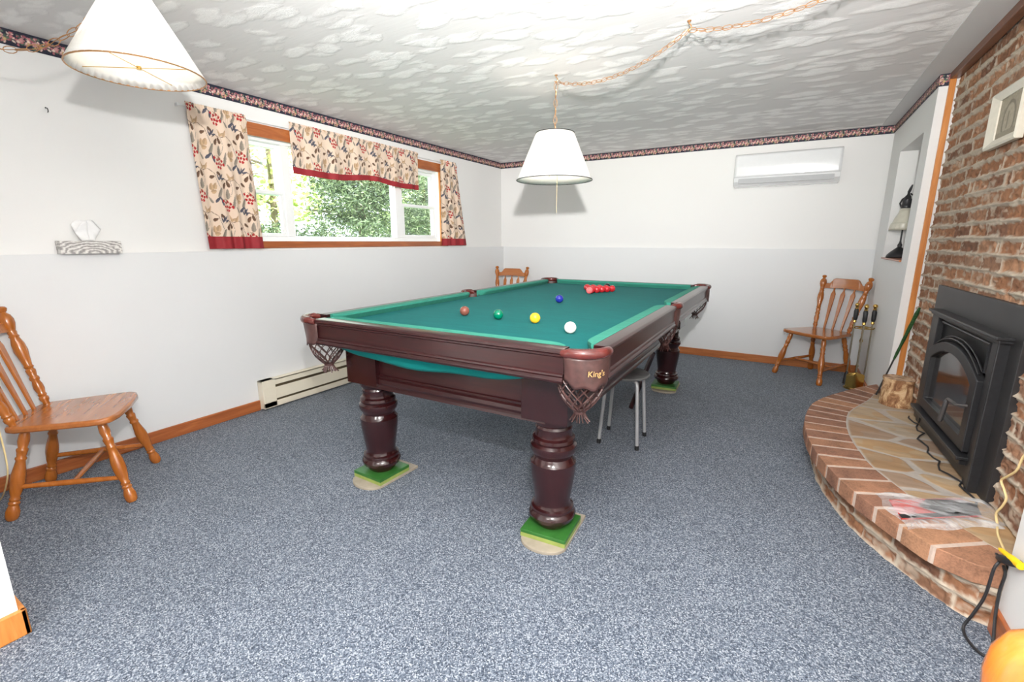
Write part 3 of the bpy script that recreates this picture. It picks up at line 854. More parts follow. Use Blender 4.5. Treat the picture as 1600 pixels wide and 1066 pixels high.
# ------------------------------------------------------------------ curtains (printed cotton)
rng = random.Random(3)
def curtain_pattern(U, V, seed):
    """U, V in metres over the flat cloth, V up from the hem; returns colours"""
    base = np.array(srgb(224, 202, 182))
    c = np.empty(U.shape + (3,)); c[:] = base
    c *= (1 + .03 * (fbm(U * 300, V * 300, 3, 2) - .5))[..., None]
    px, py = .195, .270
    U = U * 1.0; V = V / 1.12; py = py / 1.12
    U = U / 1.08; px = px
    def leaf(cx, cy, L, W, th, col, vein=True):
        for ox in range(-1, 13):
            for oy in range(-1, 6):
                x0 = cx + ox * px + (.02 if oy % 2 else 0); y0 = cy + oy * py - (.05 if ox % 2 else 0)
                if x0 < U.min() - .1 or x0 > U.max() + .1 or y0 < V.min() - .1 or y0 > V.max() + .1: continue
                dx = U - x0; dy = V - y0
                a = dx * math.cos(th) + dy * math.sin(th); b = -dx * math.sin(th) + dy * math.cos(th)
                t = a / L
                w = W * np.sqrt(np.clip(1 - t * t, 0, 1)) * (1 - .35 * t)
                m = (np.abs(t) < 1) & (np.abs(b) < w)
                cc = np.array(col)
                if vein: c[m] = cc * (1.0 - .25 * (b[m] > 0))[:, None]
                else: c[m] = cc
    def stem(pts, wd, col):
        for i in range(len(pts) - 1):
            (x0, y0), (x1, y1) = pts[i], pts[i + 1]
            L = math.hypot(x1 - x0, y1 - y0) / 2
            leaf((x0 + x1) / 2, (y0 + y1) / 2, L * 1.15, wd, math.atan2(y1 - y0, x1 - x0), col, False)
    BR, TAN, GR, SL, RD = srgb(112, 86, 70), srgb(196, 164, 130), srgb(150, 140, 128), srgb(92, 92, 104), srgb(176, 44, 48)
    # stems and leaves of one repeat
    stem([(.02, .20), (.05, .215), (.09, .205), (.13, .215), (.17, .19), (.18, .16)], .0018, BR)
    stem([(.09, .205), (.10, .16), (.085, .12), (.06, .10)], .0016, GR)
    stem([(.18, .16), (.20, .11), (.19, .06), (.16, .03)], .0018, SL)
    for cx, cy, L, W, th, col in [(.045, .178, .022, .011, .9, BR), (.075, .188, .020, .010, 1.9, BR), (.15, .170, .018, .009, .3, BR), (.205, .190, .020, .009, -.5, BR),
                                  (.10, .222, .022, .007, .5, TAN), (.12, .228, .022, .007, 1.1, TAN), (.085, .230, .020, .006, 2.0, TAN),
                                  (.015, .225, .020, .005, 1.2, SL), (.03, .228, .022, .005, .8, SL), (-.002, .222, .020, .005, 1.9, SL), (.04, .215, .018, .005, .2, SL),
                                  (.065, .130, .030, .013, 1.45, GR), (.10, .085, .042, .008, 1.3, GR), (.195, .085, .036, .011, 1.0, GR), (.17, .045, .030, .008, .6, SL), (.20, .035, .026, .008, 1.9, SL),
                                  (.135, .115, .020, .014, 1.5, TAN), (.160, .120, .020, .014, 1.2, TAN), (.148, .088, .018, .012, .2, TAN), (.120, .040, .022, .007, 2.2, GR)]:
        leaf(cx, cy, L, W, th, col)
    for i, (cx, cy) in enumerate([(.015, .088), (.036, .078), (.056, .086), (.074, .074), (.025, .056), (.046, .056), (.066, .052), (.086, .054), (.038, .036), (.058, .034)]):
        leaf(cx, cy, .0090, .0078, i * .7, RD, False)
        stem([(cx, cy + .008), (.05, .10)], .0006, BR)
    return c
def curtain(name, label, y0, y1, z_top, z_bot, hem, folds, amp, flare=0.0, arch=None, seed=0, ybot0=None, ybot1=None, xoff=0.042):
    """cloth gathered on the rod; arch(t) raises the hem"""
    root = thing(name, label, 'curtain', (XLu + .05, (y0 + y1) / 2, z_bot), 0, 'floral window curtains')
    W = (y1 - y0); st = .0028
    nu = int(W / st); nv = int((z_top - z_bot) / st)
    yb0 = y0 if ybot0 is None else ybot0; yb1 = y1 if ybot1 is None else ybot1
    def surf(t, q):
        """t 0..1 across, q 0..1 up"""
        ya = y0 + (y1 - y0) * t; ybm = yb0 + (yb1 - yb0) * t
        y = ybm * (1 - q) + ya * q
        zb = z_bot + (arch(t) if arch else 0)
        z = zb + (z_top - zb) * q
        ph = folds * 2 * PI * t + seed
        a = amp * (.25 + .75 * (1 - q) ** .7) * np.ones_like(t)
        x = XLu + xoff + a * (np.sin(ph + .6 * np.sin(ph * .5 + q * 2)) + .35 * np.sin(ph * 1.9 + 1.3))
        gather = np.clip((q - .90) / .08, 0, 1)
        x = x + .004 * gather * np.sin(t * W * 420)
        x = x + .012 * np.exp(-((q - .955) / .018) ** 2)
        return x, y, z
    def part(nm, q0, q1, colfn, mat, off=0.0):
        n2 = max(4, int((z_top - z_bot) * (q1 - q0) / st))
        t, q = np.meshgrid(np.linspace(0, 1, nu), np.linspace(q0, q1, n2), indexing='ij')
        x, y, z = surf(t, q)
        V = np.stack([x + off - root.location.x, y - root.location.y, z - root.location.z], -1).reshape(-1, 3)
        c = colfn(t, q).reshape(-1, 3) if colfn else None
        o = npobj(nm, V, gridfaces(nu, n2), mat, c, root)
        so = o.modifiers.new('thickness', 'SOLIDIFY'); so.thickness = .0012
        return o
    H = z_top - z_bot; full = 1.35
    part('curtain_cloth', hem / H, 1.0, lambda t, q: curtain_pattern(t * W * full + seed * .3, q * H, seed), M['fabric_attr'])
    b = part('red_hem', 0.0, hem / H + .001, None, M['red_band'], .0008)
    return root
curtain('curtain', 'left floral curtain panel with red hem nearest the hanging lamp', 1.635, 2.010, 2.075, 1.185, .080, 3.3, .013, seed=1.6, ybot0=1.665, ybot1=2.04)
curtain('valance', 'short floral valance with red hem across the middle of the window', 2.335, 3.740, 2.100, 1.730, .048, 6.5, .010, seed=2, arch=lambda t: np.interp(t, [0, .15, .3, .42, .53, .64, .75, .88, 1], [.008, 0, 0, .018, .036, .034, .012, .008, .012]))
curtain('curtain', 'right floral curtain panel with red hem nearest the room corner', 4.09, 4.36, 2.085, 1.190, .075, 3.2, .013, seed=4, ybot0=4.09, ybot1=4.55)
s = MB(); s.tube([(XLu + .026, 1.60, 2.052), (XLu + .026, 4.40, 2.066)], .004, 8); s.box(XLu, XLu + .030, 1.598, 1.606, 2.045, 2.060); s.box(XLu, XLu + .030, 4.394, 4.402, 2.058, 2.073)
tag(obj('curtain_rod', s, M['white_plastic']), 'slim white curtain rod above the window', 'curtain rod')

# ------------------------------------------------------------------ greenery outside
def leafmat(name, c1, c2, c3):
    m, nt, p = new_mat(name)
    g = nt.nodes.new('ShaderNodeNewGeometry')
    nt.links.new(ramp(nt, g.outputs['Random Per Island'], [(0.0, c1), (.5, c2), (1.0, c3)]), p.inputs['Base Color'])
    p.inputs['Roughness'].default_value = .6
    p.inputs['Subsurface Weight'].default_value = 0.0
    return m
M['leaf_dark'] = leafmat('conifer_needles', srgb(62, 76, 54), srgb(98, 114, 80), srgb(150, 162, 120))
M['leaf_light'] = leafmat('broad_leaves', srgb(150, 170, 92), srgb(198, 206, 130), srgb(232, 230, 176))
M['bark'] = plain('bark', srgb(120, 104, 84), .9, nz=.2, nscale=30, bmp=.4)
M['grass'] = plain('grass', srgb(112, 140, 78), .95, nz=.2, nscale=12, bmp=.3)
s = MB().box(-24, XLu - T, -6, 24, .7, .95)
struct(obj('ground_outside', s, M['grass'], smooth=False), 'lawn outside the window')
def foliage(n, fn, size, asp, rnd, droop=0.0):
    s = MB(); vs = []; fs = []
    for i in range(n):
        c = Vector(fn(rnd)); d = Vector((rnd.gauss(0, 1), rnd.gauss(0, 1), rnd.gauss(0, .6) - droop)).normalized()
        w = d.orthogonal().normalized(); w.rotate(Matrix.Rotation(rnd.uniform(0, 2 * PI), 3, d))
        L = size * rnd.uniform(.6, 1.3); W = L * asp
        b = len(vs)
        vs += [c - d * L * .5, c + w * W * .5, c + d * L * .5, c - w * W * .5]; fs.append((b, b + 1, b + 2, b + 3))
    s.add(vs, fs); return s
def tree(name, label, x, y, h, r, n, size, asp, mat, kind, seed, zlow=0.0):
    rnd = random.Random(seed); root = thing(name, label, 'tree', (x, y, .95), 0)
    clumps = [(rnd.uniform(-1, 1), rnd.uniform(-1, 1), rnd.uniform(0, 1)) for _ in range(60)]
    def fn(q):
        cx, cy, cz = q.choice(clumps)
        z = zlow + cz * (h - zlow); k = (1 - cz * .75) if kind == 'cone' else math.sqrt(max(.05, 1 - (cz * 1.7 - .85) ** 2))
        rr = r * k
        return (cx * rr * .9 + q.gauss(0, r * .13), cy * rr * .9 + q.gauss(0, r * .13), max(.02, z + q.gauss(0, h * .05)))
    obj('foliage', foliage(n, fn, size, asp, rnd, .5 if kind == 'cone' else 0), mat, root, smooth=False)
    s = MB().lathe([(0, .09), (.5, .05), (1, .02)], (0, 0, 0), (0, 0, h * .92), 10)
    for k in range(7):
        a = rnd.uniform(0, 2 * PI); z = h * (.25 + .09 * k)
        s.tube([(0, 0, z), (math.cos(a) * r * .4, math.sin(a) * r * .4, z + .25), (math.cos(a) * r * .8, math.sin(a) * r * .8, z + .3)], [.035, .022, .008], 6)
    obj('trunk', s, M['bark'], root)
    return root
tree('conifer_tree', 'dark green conifer filling the middle window pane', -6.3, 5.7, 2.05, 1.2, 42000, .085, .20, M['leaf_dark'], 'cone', 5)
tree('conifer_tree', 'dark green conifer seen through the left window sash', -6.9, 3.4, 1.45, 1.0, 21000, .085, .20, M['leaf_dark'], 'cone', 6)
tree('conifer_tree', 'grey green conifer seen through the right window sash', -6.9, 8.4, 1.6, 1.25, 28000, .09, .20, M['leaf_dark'], 'cone', 8)
tree('leafy_tree', 'pale yellow green broadleaf tree behind the conifers, left side', -9.5, 6.2, 4.2, 1.9, 4200, .13, .6, M['leaf_light'], 'ball', 9, .8)
tree('leafy_tree', 'pale yellow green broadleaf tree behind the conifers, right side', -9.3, 10.6, 4.4, 2.1, 8500, .13, .6, M['leaf_light'], 'ball', 10, .6)

# ------------------------------------------------------------------ snooker table
ZT, TX, TY, TH = .877, -1.280, 2.792, R(.9)
HX, HY, MG = .647, 1.294, .112
OX, OY = HX + MG, HY + MG
LX, LY = .50, 1.164
table = thing('snooker_table', 'dark mahogany snooker table with teal cloth and turned legs', 'snooker table', (TX, TY, 0), TH)
ZB = ZT - .036                       # bed cloth height
# bed with pocket openings
def arcpts(cx, cy, r, a0, a1, n):
    return [(cx + r * math.cos(a0 + (a1 - a0) * i / n), cy + r * math.sin(a0 + (a1 - a0) * i / n)) for i in range(n + 1)]
EX, EY = HX + .045, HY + .045
PC = .028; PR = .062; SPX = HX + .058; SPR = .058
def bed_poly():
    P = []
    for sx, sy, a in ((1, -1, 0), (1, 1, 0), (-1, 1, 0), (-1, -1, 0)):
        cx, cy = sx * (HX + PC), sy * (HY + PC)
        # arc (concave) between intersections with the two edges
        h = EX - (HX + PC)
        al = math.acos(h / PR)
        if (sx, sy) == (1, -1): seq = arcpts(cx, cy, PR, PI + math.asin(h / PR), PI / 2 - math.asin(h / PR), 10)
        if (sx, sy) == (1, 1): seq = arcpts(cx, cy, PR, -PI / 2 + math.asin(h / PR), -PI - math.asin(h / PR), 10)
        if (sx, sy) == (-1, 1): seq = arcpts(cx, cy, PR, math.asin(h / PR), -PI / 2 - math.asin(h / PR), 10)
        if (sx, sy) == (-1, -1): seq = arcpts(cx, cy, PR, PI / 2 + math.asin(h / PR), -math.asin(h / PR), 10)
        P += seq
        if (sx, sy) == (1, -1):
            h2 = EX - SPX; b = math.asin(h2 / SPR)
            P += arcpts(SPX, 0, SPR, -PI / 2 + b, -3 * PI / 2 - b, 10)
        if (sx, sy) == (-1, 1):
            h2 = EX - SPX; b = math.asin(h2 / SPR)
            P += arcpts(-SPX, 0, SPR, PI / 2 + b, -PI / 2 - b, 10)
    return P
s = MB().prism(bed_poly(), ZB - .045, ZB)
obj('bed_cloth', s, M['felt'], table, smooth=False)
# cushions: nose inset from the back edge so the pocket jaws open
def cushion(p0, p1, outv, j0, j1):
    prof = [(-.002, ZB + .026), (0, ZB + .036), (.004, ZT - .001), (.052, ZT + .001), (.052, ZB), (.018, ZB)]
    s = MB(); P0 = Vector((*p0, 0)); P1 = Vector((*p1, 0)); d = (P1 - P0).normalized(); o = Vector((*outv, 0))
    vs = []
    n = len(prof)
    segs = [(0, 1.0), (.035, .25), (.075, 0)]
    L = (P1 - P0).length
    stations = []
    for dist, k in segs: stations.append((dist, k))
    for dist, k in reversed(segs): stations.append((L - dist, k))
    for q, (dist, k) in enumerate(stations):
        j = j0 if q < 3 else j1
        for u, z in prof:
            back = max(0, (.052 - u)) / .052
            # jaw: at the ends the nose recedes
            uu = u + (j * k) * back
            vs.append(P0 + d * dist + o * uu + Vector((0, 0, z)))
    b = 0; fs = [tuple(range(n)), tuple(range((len(stations) - 1) * n, len(stations) * n))[::-1]]
    for q in range(len(stations) - 1):
        for i in range(n):
            i2 = (i + 1) % n; fs.append((q * n + i, q * n + i2, (q + 1) * n + i2, (q + 1) * n + i))
    s.add(vs, fs)
    obj('cushion', s, M['felt_cushion'], table, smooth=True, angle=30)
cx_ = HX - .035; cy_ = HY - .035; sp = .062
cushion((-cx_, -HY), (cx_, -HY), (0, -1), .035, .035)
cushion((-cx_, HY), (cx_, HY), (0, 1), .035, .035)
for sx in (-1, 1):
    cushion((sx * HX, -cy_), (sx * HX, -sp), (sx, 0), .035, .030)
    cushion((sx * HX, sp), (sx * HX, cy_), (sx, 0), .030, .035)
# wooden rails with moulded fascia
RPROF = [(.052, ZT), (.100, ZT), (.106, ZT - .002), (.112, ZT - .007), (.113, ZT - .014), (.107, ZT - .020), (.107, ZT - .026), (.101, ZT - .031), (.101, ZT - .086),
         (.107, ZT - .090), (.109, ZT - .096), (.106, ZT - .101), (.110, ZT - .105), (.113, ZT - .112), (.110, ZT - .119), (.104, ZT - .123), (.052, ZT - .123)]
def rail(p0, p1, outv, mat):
    s = MB().sweep(RPROF, (*p0, 0), (*p1, 0), (*outv, 0))
    obj('rail', s, mat, table, smooth=True, angle=25)
rx = .634; ry = 1.281; rs = .066
rail((-rx, -HY), (rx, -HY), (0, -1), M['mahogany_x'])
rail((-rx, HY), (rx, HY), (0, 1), M['mahogany_x'])
for sx in (-1, 1):
    rail((sx * HX, -ry), (sx * HX, -rs), (sx, 0), M['mahogany_y'])
    rail((sx * HX, rs), (sx * HX, ry), (sx, 0), M['mahogany_y'])
# worn pale edge of the front rail
# apron panels
pw = .10
s = MB()
def apron(s, p0, p1, out):
    P = [(0, .756), (0, .60), (.006, .596), (.006, .588), (.002, .584), (.010, .576), (.012, .560), (.008, .548), (.014, .540), (.016, .528), (0, .528), (-.02, .528), (-.02, .756)]
    s.sweep(P, (*p0, 0), (*p1, 0), (*out, 0))
apron(s, (-LX, -LY - .072), (LX, -LY - .072), (0, -1)); apron(s, (-LX, LY + .072), (LX, LY + .072), (0, 1))
apron(s, (LX + .072, -LY), (LX + .072, LY), (1, 0)); apron(s, (-LX - .072, -LY), (-LX - .072, LY), (-1, 0))
s.box(-LX - .05, LX + .05, -LY - .05, LY + .05, .745, .757)
obj('apron', s, M['mahogany_x'], table, smooth=False)
s = MB().box(-HX - .02, HX + .02, -HY - .02, HY + .02, .757, ZB - .045)
sl = obj('slate_frame', s, M['mahogany_y'], table, smooth=False)
# turned legs
LP = [(0, .060), (.025, .072), (.055, .078), (.075, .080), (.080, .094), (.115, .100), (.140, .096), (.155, .088), (.165, .092), (.185, .090), (.196, .080), (.215, .076), (.235, .074), (.30, .079), (.42, .088), (.52, .094), (.575, .095), (.590, .095), (.605, .088), (.625, .084),
      (.640, .080), (.660, .083), (.685, .092), (.715, .098), (.745, .096), (.765, .086), (.785, .090), (.810, .088), (.825, .078), (.87, .074), (.90, .078), (.92, .074), (.95, .084), (1.0, .088)]
for sx in (-1, 1):
    for sy in (-1, 1):
        x, y = sx * LX, sy * LY
        s = MB().lathe(LP, (x, y, .048), (x, y, .545), 36)
        s.box(x - pw, x + pw, y - pw, y + pw, .540, .757)
        obj('leg', s, M['mahogany'], table, smooth=True, angle=30)
# sagging cloth under the front rail
def drape(t, q):
    x = -.62 + 1.12 * t
    sag = .060 * max(0, math.sin(PI * min(1, max(0, t)) ** .95)) ** .6 + .004 * math.sin(t * 17)
    z = (.775 - (.030 + sag) * (1 - q))
    y = -(OY - .040) + .05 * (1 - q) + .006 * math.sin(t * 11 + 1)
    return (x, y, z)
s = MB().grid(60, 8, drape)
dr = obj('hanging_cloth', s, M['felt_drape'], table); so = dr.modifiers.new('t', 'SOLIDIFY'); so.thickness = .002
dr['label'] = 'loose teal cloth sagging below the front rail'
# pockets
def bend_text(parent, cx, cy, r, a_c, z, size):
    cu = bpy.data.curves.new('txt', 'FONT'); cu.body = "King's"; cu.size = size; cu.extrude = .0006; cu.offset = size * .006; cu.align_x = 'CENTER'; cu.shear = .08
    to = bpy.data.objects.new('txt', cu); COL.objects.link(to)
    dg = bpy.context.evaluated_depsgraph_get(); me = bpy.data.meshes.new_from_object(to.evaluated_get(dg))
    bpy.data.objects.remove(to)
    bm = bmesh.new(); bm.from_mesh(me); bmesh.ops.subdivide_edges(bm, edges=bm.edges, cuts=1); bm.to_mesh(me); bm.free()
    for v in me.vertices:
        a = a_c + v.co.x / r; rr = r + v.co.z + .0006
        v.co = Vector((cx + rr * math.cos(a), cy + rr * math.sin(a), z + v.co.y))
    me.materials.append(M['gold'])
    o = bpy.data.objects.new('gold_lettering', me); COL.objects.link(o); o.parent = parent; o['label'] = "gold King's lettering"
def pocket(cx, cy, r, a0, a1, aim, text=False, seed=0, side=False):
    """aim = outward angle; rim from a0 to a1"""
    rnd = random.Random(seed)
    s = MB(); n = 22
    path = []
    for i in range(n + 1):
        a = a0 + (a1 - a0) * i / n
        path.append((cx + r * math.cos(a), cy + r * math.sin(a), ZT - .012 + (.004 if 2 < i < n - 2 else 0)))
    s.tube(path, [.013 + .006 * math.sin(PI * i / n) ** .5 for i in range(n + 1)], 12, flat=1.0)
    # leather-lined well
    m = 26
    for (ra, za), (rb, zb) in (((r - .006, ZT - .014), (r - .012, ZT - .10)),):
        vs = []; fs = []
        for k in range(m):
            w = 2 * PI * k / m
            dd = (w - aim + PI) % (2 * PI) - PI
            zt = ZT - .016 if abs(dd) < 1.75 else ZB - .004
            vs += [(cx + ra * math.cos(w), cy + ra * math.sin(w), zt), (cx + rb * math.cos(w), cy + rb * math.sin(w), zb)]
        for k in range(m):
            k2 = (k + 1) % m; fs.append((2 * k, 2 * k2, 2 * k2 + 1, 2 * k + 1))
        s.add(vs, fs, 1)
    pk = obj('pocket', s, [M['leather_rim'], M['leather_dark']], table)
    # flap
    fr = r + .006
    def flap(t, q):
        a = a0 + .10 + (a1 - a0 - .20) * t
        zb = ZT - .118 - .014 * math.sin(PI * t) - .006 * math.sin(t * 19 + seed) + (.012 * (abs(2 * t - 1) ** 6))
        z = (ZT - .02) * q + zb * (1 - q)
        rr = fr + .003 * math.sin(t * 9 + q * 3 + seed) - .004 * (1 - q)
        return (cx + rr * math.cos(a), cy + rr * math.sin(a), z)
    fl = obj('leather_flap', MB().grid(34, 10, flap), M['leather'], pk); so = fl.modifiers.new('t', 'SOLIDIFY'); so.thickness = .004
    if text:
        bend_text(pk, cx, cy, fr + .0055, aim + .10, ZT - .083, .028)
    # net of crossing thongs and tassel
    s = MB(); K = 12; zt, zb_ = ZT - .10, ZT - .238; r0, r1 = r - .010, .022
    def netp(q, a):
        rr = r0 + (r1 - r0) * (q ** 2.6); return (cx + rr * math.cos(a), cy + rr * math.sin(a), zt + (zb_ - zt) * q)
    for sgn_ in (-1, 1):
        for k in range(K):
            a_ = 2 * PI * k / K + rnd.uniform(-.05, .05)
            s.tube([netp(q / 10, a_ + sgn_ * (q / 10) * 1.5) for q in range(11)], .0034, 5, flat=.6)
    obj('net', s, M['leather_dark'] if side else M['leather'], pk)
    s = MB(); s.lathe([(0, .021), (.4, .024), (1, .020)], (cx, cy, zb_ - .012), (cx, cy, zb_ + .010), 14)
    for k in range(16):
        a_ = 2 * PI * k / 16; d = rnd.uniform(.6, 1.2)
        s.tube([(cx + .017 * math.cos(a_), cy + .017 * math.sin(a_), zb_ - .006), (cx + .024 * math.cos(a_), cy + .024 * math.sin(a_), zb_ - .022), (cx + .036 * d * math.cos(a_), cy + .036 * d * math.sin(a_), zb_ - .036 - rnd.uniform(0, .008))], .0042, 5, flat=.5)
    obj('tassel', s, M['leather_dark'] if side else M['leather'], pk)
pr_ = .094; pcx, pcy = HX + .020, HY + .020
e1 = math.atan2(-(OY - .012 - pcy), -(pcx - rx)); e2 = math.atan2((pcy - ry), OX - .012 - pcx)
for sx, sy in ((1, -1), (1, 1), (-1, 1), (-1, -1)):
    a0, a1 = e1 + .0, e2 + .0
    if (sx, sy) == (1, -1): aa = (a0, a1)
    elif (sx, sy) == (1, 1): aa = (-a0, -a1)
    elif (sx, sy) == (-1, 1): aa = (PI + a0, PI + a1)
    else: aa = (PI - a0, PI - a1)
    aim = (aa[0] + aa[1]) / 2
    pocket(sx * pcx, sy * pcy, pr_, aa[0], aa[1], aim, text=(sx, sy) == (1, -1), seed=3 + sx * 2 + sy)
for sx in (1, -1):
    c = (SPX - .012) * sx
    aa = (-1.15, 1.15) if sx > 0 else (PI - 1.15, PI + 1.15)
    pocket(c, 0, .070, aa[0], aa[1], 0 if sx > 0 else PI, seed=11 + sx, side=True)

# pads under the legs
def leg_pad(x, y, rz, which, green):
    t = thing('leg_pad', which, 'pad', (x, y, 0), rz, 'plywood pads under the table legs')
    s = MB(); P = [(.10, .165), (-.10, .165), (-.10, -.09)] + [(-.10 * math.cos(a), -.09 - .072 * math.sin(a)) for a in [PI * k / 14 for k in range(1, 14)]] + [(.10, -.09)]
    s.prism(P, 0, .014); obj('plywood_board', s, M['plywood'], t, smooth=False, bevel=.002)
    s = MB().box(-.102, .098, -.104, .100, .014, .032, 1).box(-.102, .098, -.104, .100, .032, .048, 0)
    g = obj('green_block', s, [M['green_paint'], M['yellow_green']], t, smooth=False, bevel=.0015); g['label'] = green
pads = []
for sx, sy, lab in ((-1, -1, 'green painted pad under the front left table leg'), (1, -1, 'green painted pad under the front right table leg'), (1, 1, 'green painted pad under the far right table leg'), (-1, 1, 'green painted pad under the far left table leg')):
    wx = TX + sx * LX * math.cos(TH) - sy * LY * math.sin(TH); wy = TY + sx * LX * math.sin(TH) + sy * LY * math.cos(TH)
    leg_pad(wx, wy, TH + (R(3) if sx > 0 else R(-3)), lab, 'green painted wooden block')

# balls
def ballmat(name, c):
    m, nt, p = new_mat(name); p.inputs['Base Color'].default_value = (*c, 1); p.inputs['Roughness'].default_value = .08
    v = coords(nt); f = noise(nt, v, 60, 2)
    nt.links.new(ramp(nt, f, [(.3, tuple(x * .93 for x in c)), (.7, c)]), p.inputs['Base Color'])
    p.inputs['Coat Weight'].default_value = .3; return m
BR_ = .0262
def tw(x, y, z):
    return (TX + x * math.cos(TH) - y * math.sin(TH), TY + x * math.sin(TH) + y * math.cos(TH), z)
def ball(x, y, mat, label, group='snooker balls on the cloth', world=None):
    s = MB().sphere((0, 0, 0), BR_, 32, 20)
    p = world if world else tw(x, y, ZB + BR_)
    o = obj('snooker_ball', s, mat, None, angle=180); o.location = p
    return tag(o, label, 'ball', group)
def on_bed(u, v):
    """where the sight line through (u, v) of the photo meets the plane of ball centres"""
    d = _f + _r2 * ((u - 800) / F_PX) - _u2 * ((v - 533) / F_PX)
    t = (ZB + BR_ - CAM_Z) / d.z
    return (d.x * t, d.y * t, ZB + BR_)
for (u, v), c, lab in (((891, 512), srgb(250, 246, 236), 'white cue ball nearest the front right corner pocket'), ((836, 497), srgb(244, 190, 44), 'yellow snooker ball between the green and white balls'),
                     ((778.5, 491.5), srgb(0, 118, 88), 'green snooker ball between the brown and yellow balls'), ((726, 486), srgb(128, 74, 62), 'brown snooker ball, leftmost on the cloth'),
                     ((874, 467), srgb(34, 46, 150), 'dark blue snooker ball alone mid table'), ((921, 454), srgb(240, 110, 112), 'pink snooker ball touching the red pack')):
    ball(0, 0, ballmat('ball_' + lab.split()[0], c), lab, world=on_bed(u, v))
pk_ = on_bed(921, 454)
redm = ballmat('ball_red', srgb(190, 36, 44))
# rack points towards the viewer's left; rows grow away from the pink
ax = Vector((.60, .80, 0)).normalized()
ax = Vector((math.sin(-TH), math.cos(TH), 0))
px_ = Vector((ax.y, -ax.x, 0))
dd = BR_ * 2 * 1.004
rows = 5; first = None
for r_ in range(rows):
    for k in range(r_ + 1):
        c = Vector(pk_) + ax * (dd * (r_ + 1) * .868) + px_ * (k - r_ / 2) * dd
        if r_ == 0: lab = 'red snooker ball at the tip of the pack touching the pink ball'
        elif (r_, k) == (4, 0): lab = 'red snooker ball at the far left corner of the pack'
        elif (r_, k) == (4, 4): lab = 'red snooker ball at the right end of the pack front row'
        elif k == r_: lab = 'red snooker ball %s from the right end of the pack front row' % {3: 'second', 2: 'third', 1: 'fourth'}[r_]
        else: lab = 'red snooker ball hidden inside the pack behind its front row'
        if first is None:
            first = ball(0, 0, redm, lab, 'red balls in the pack', world=tuple(c))
        else:
            o = first.copy(); COL.objects.link(o); o.location = c; o['label'] = lab
apex = Vector(pk_)
ball(0, 0, ballmat('ball_black', (.012, .012, .014)), 'black snooker ball behind the red pack near the far cushion', world=tuple(apex + ax * .385 + px_ * .015))

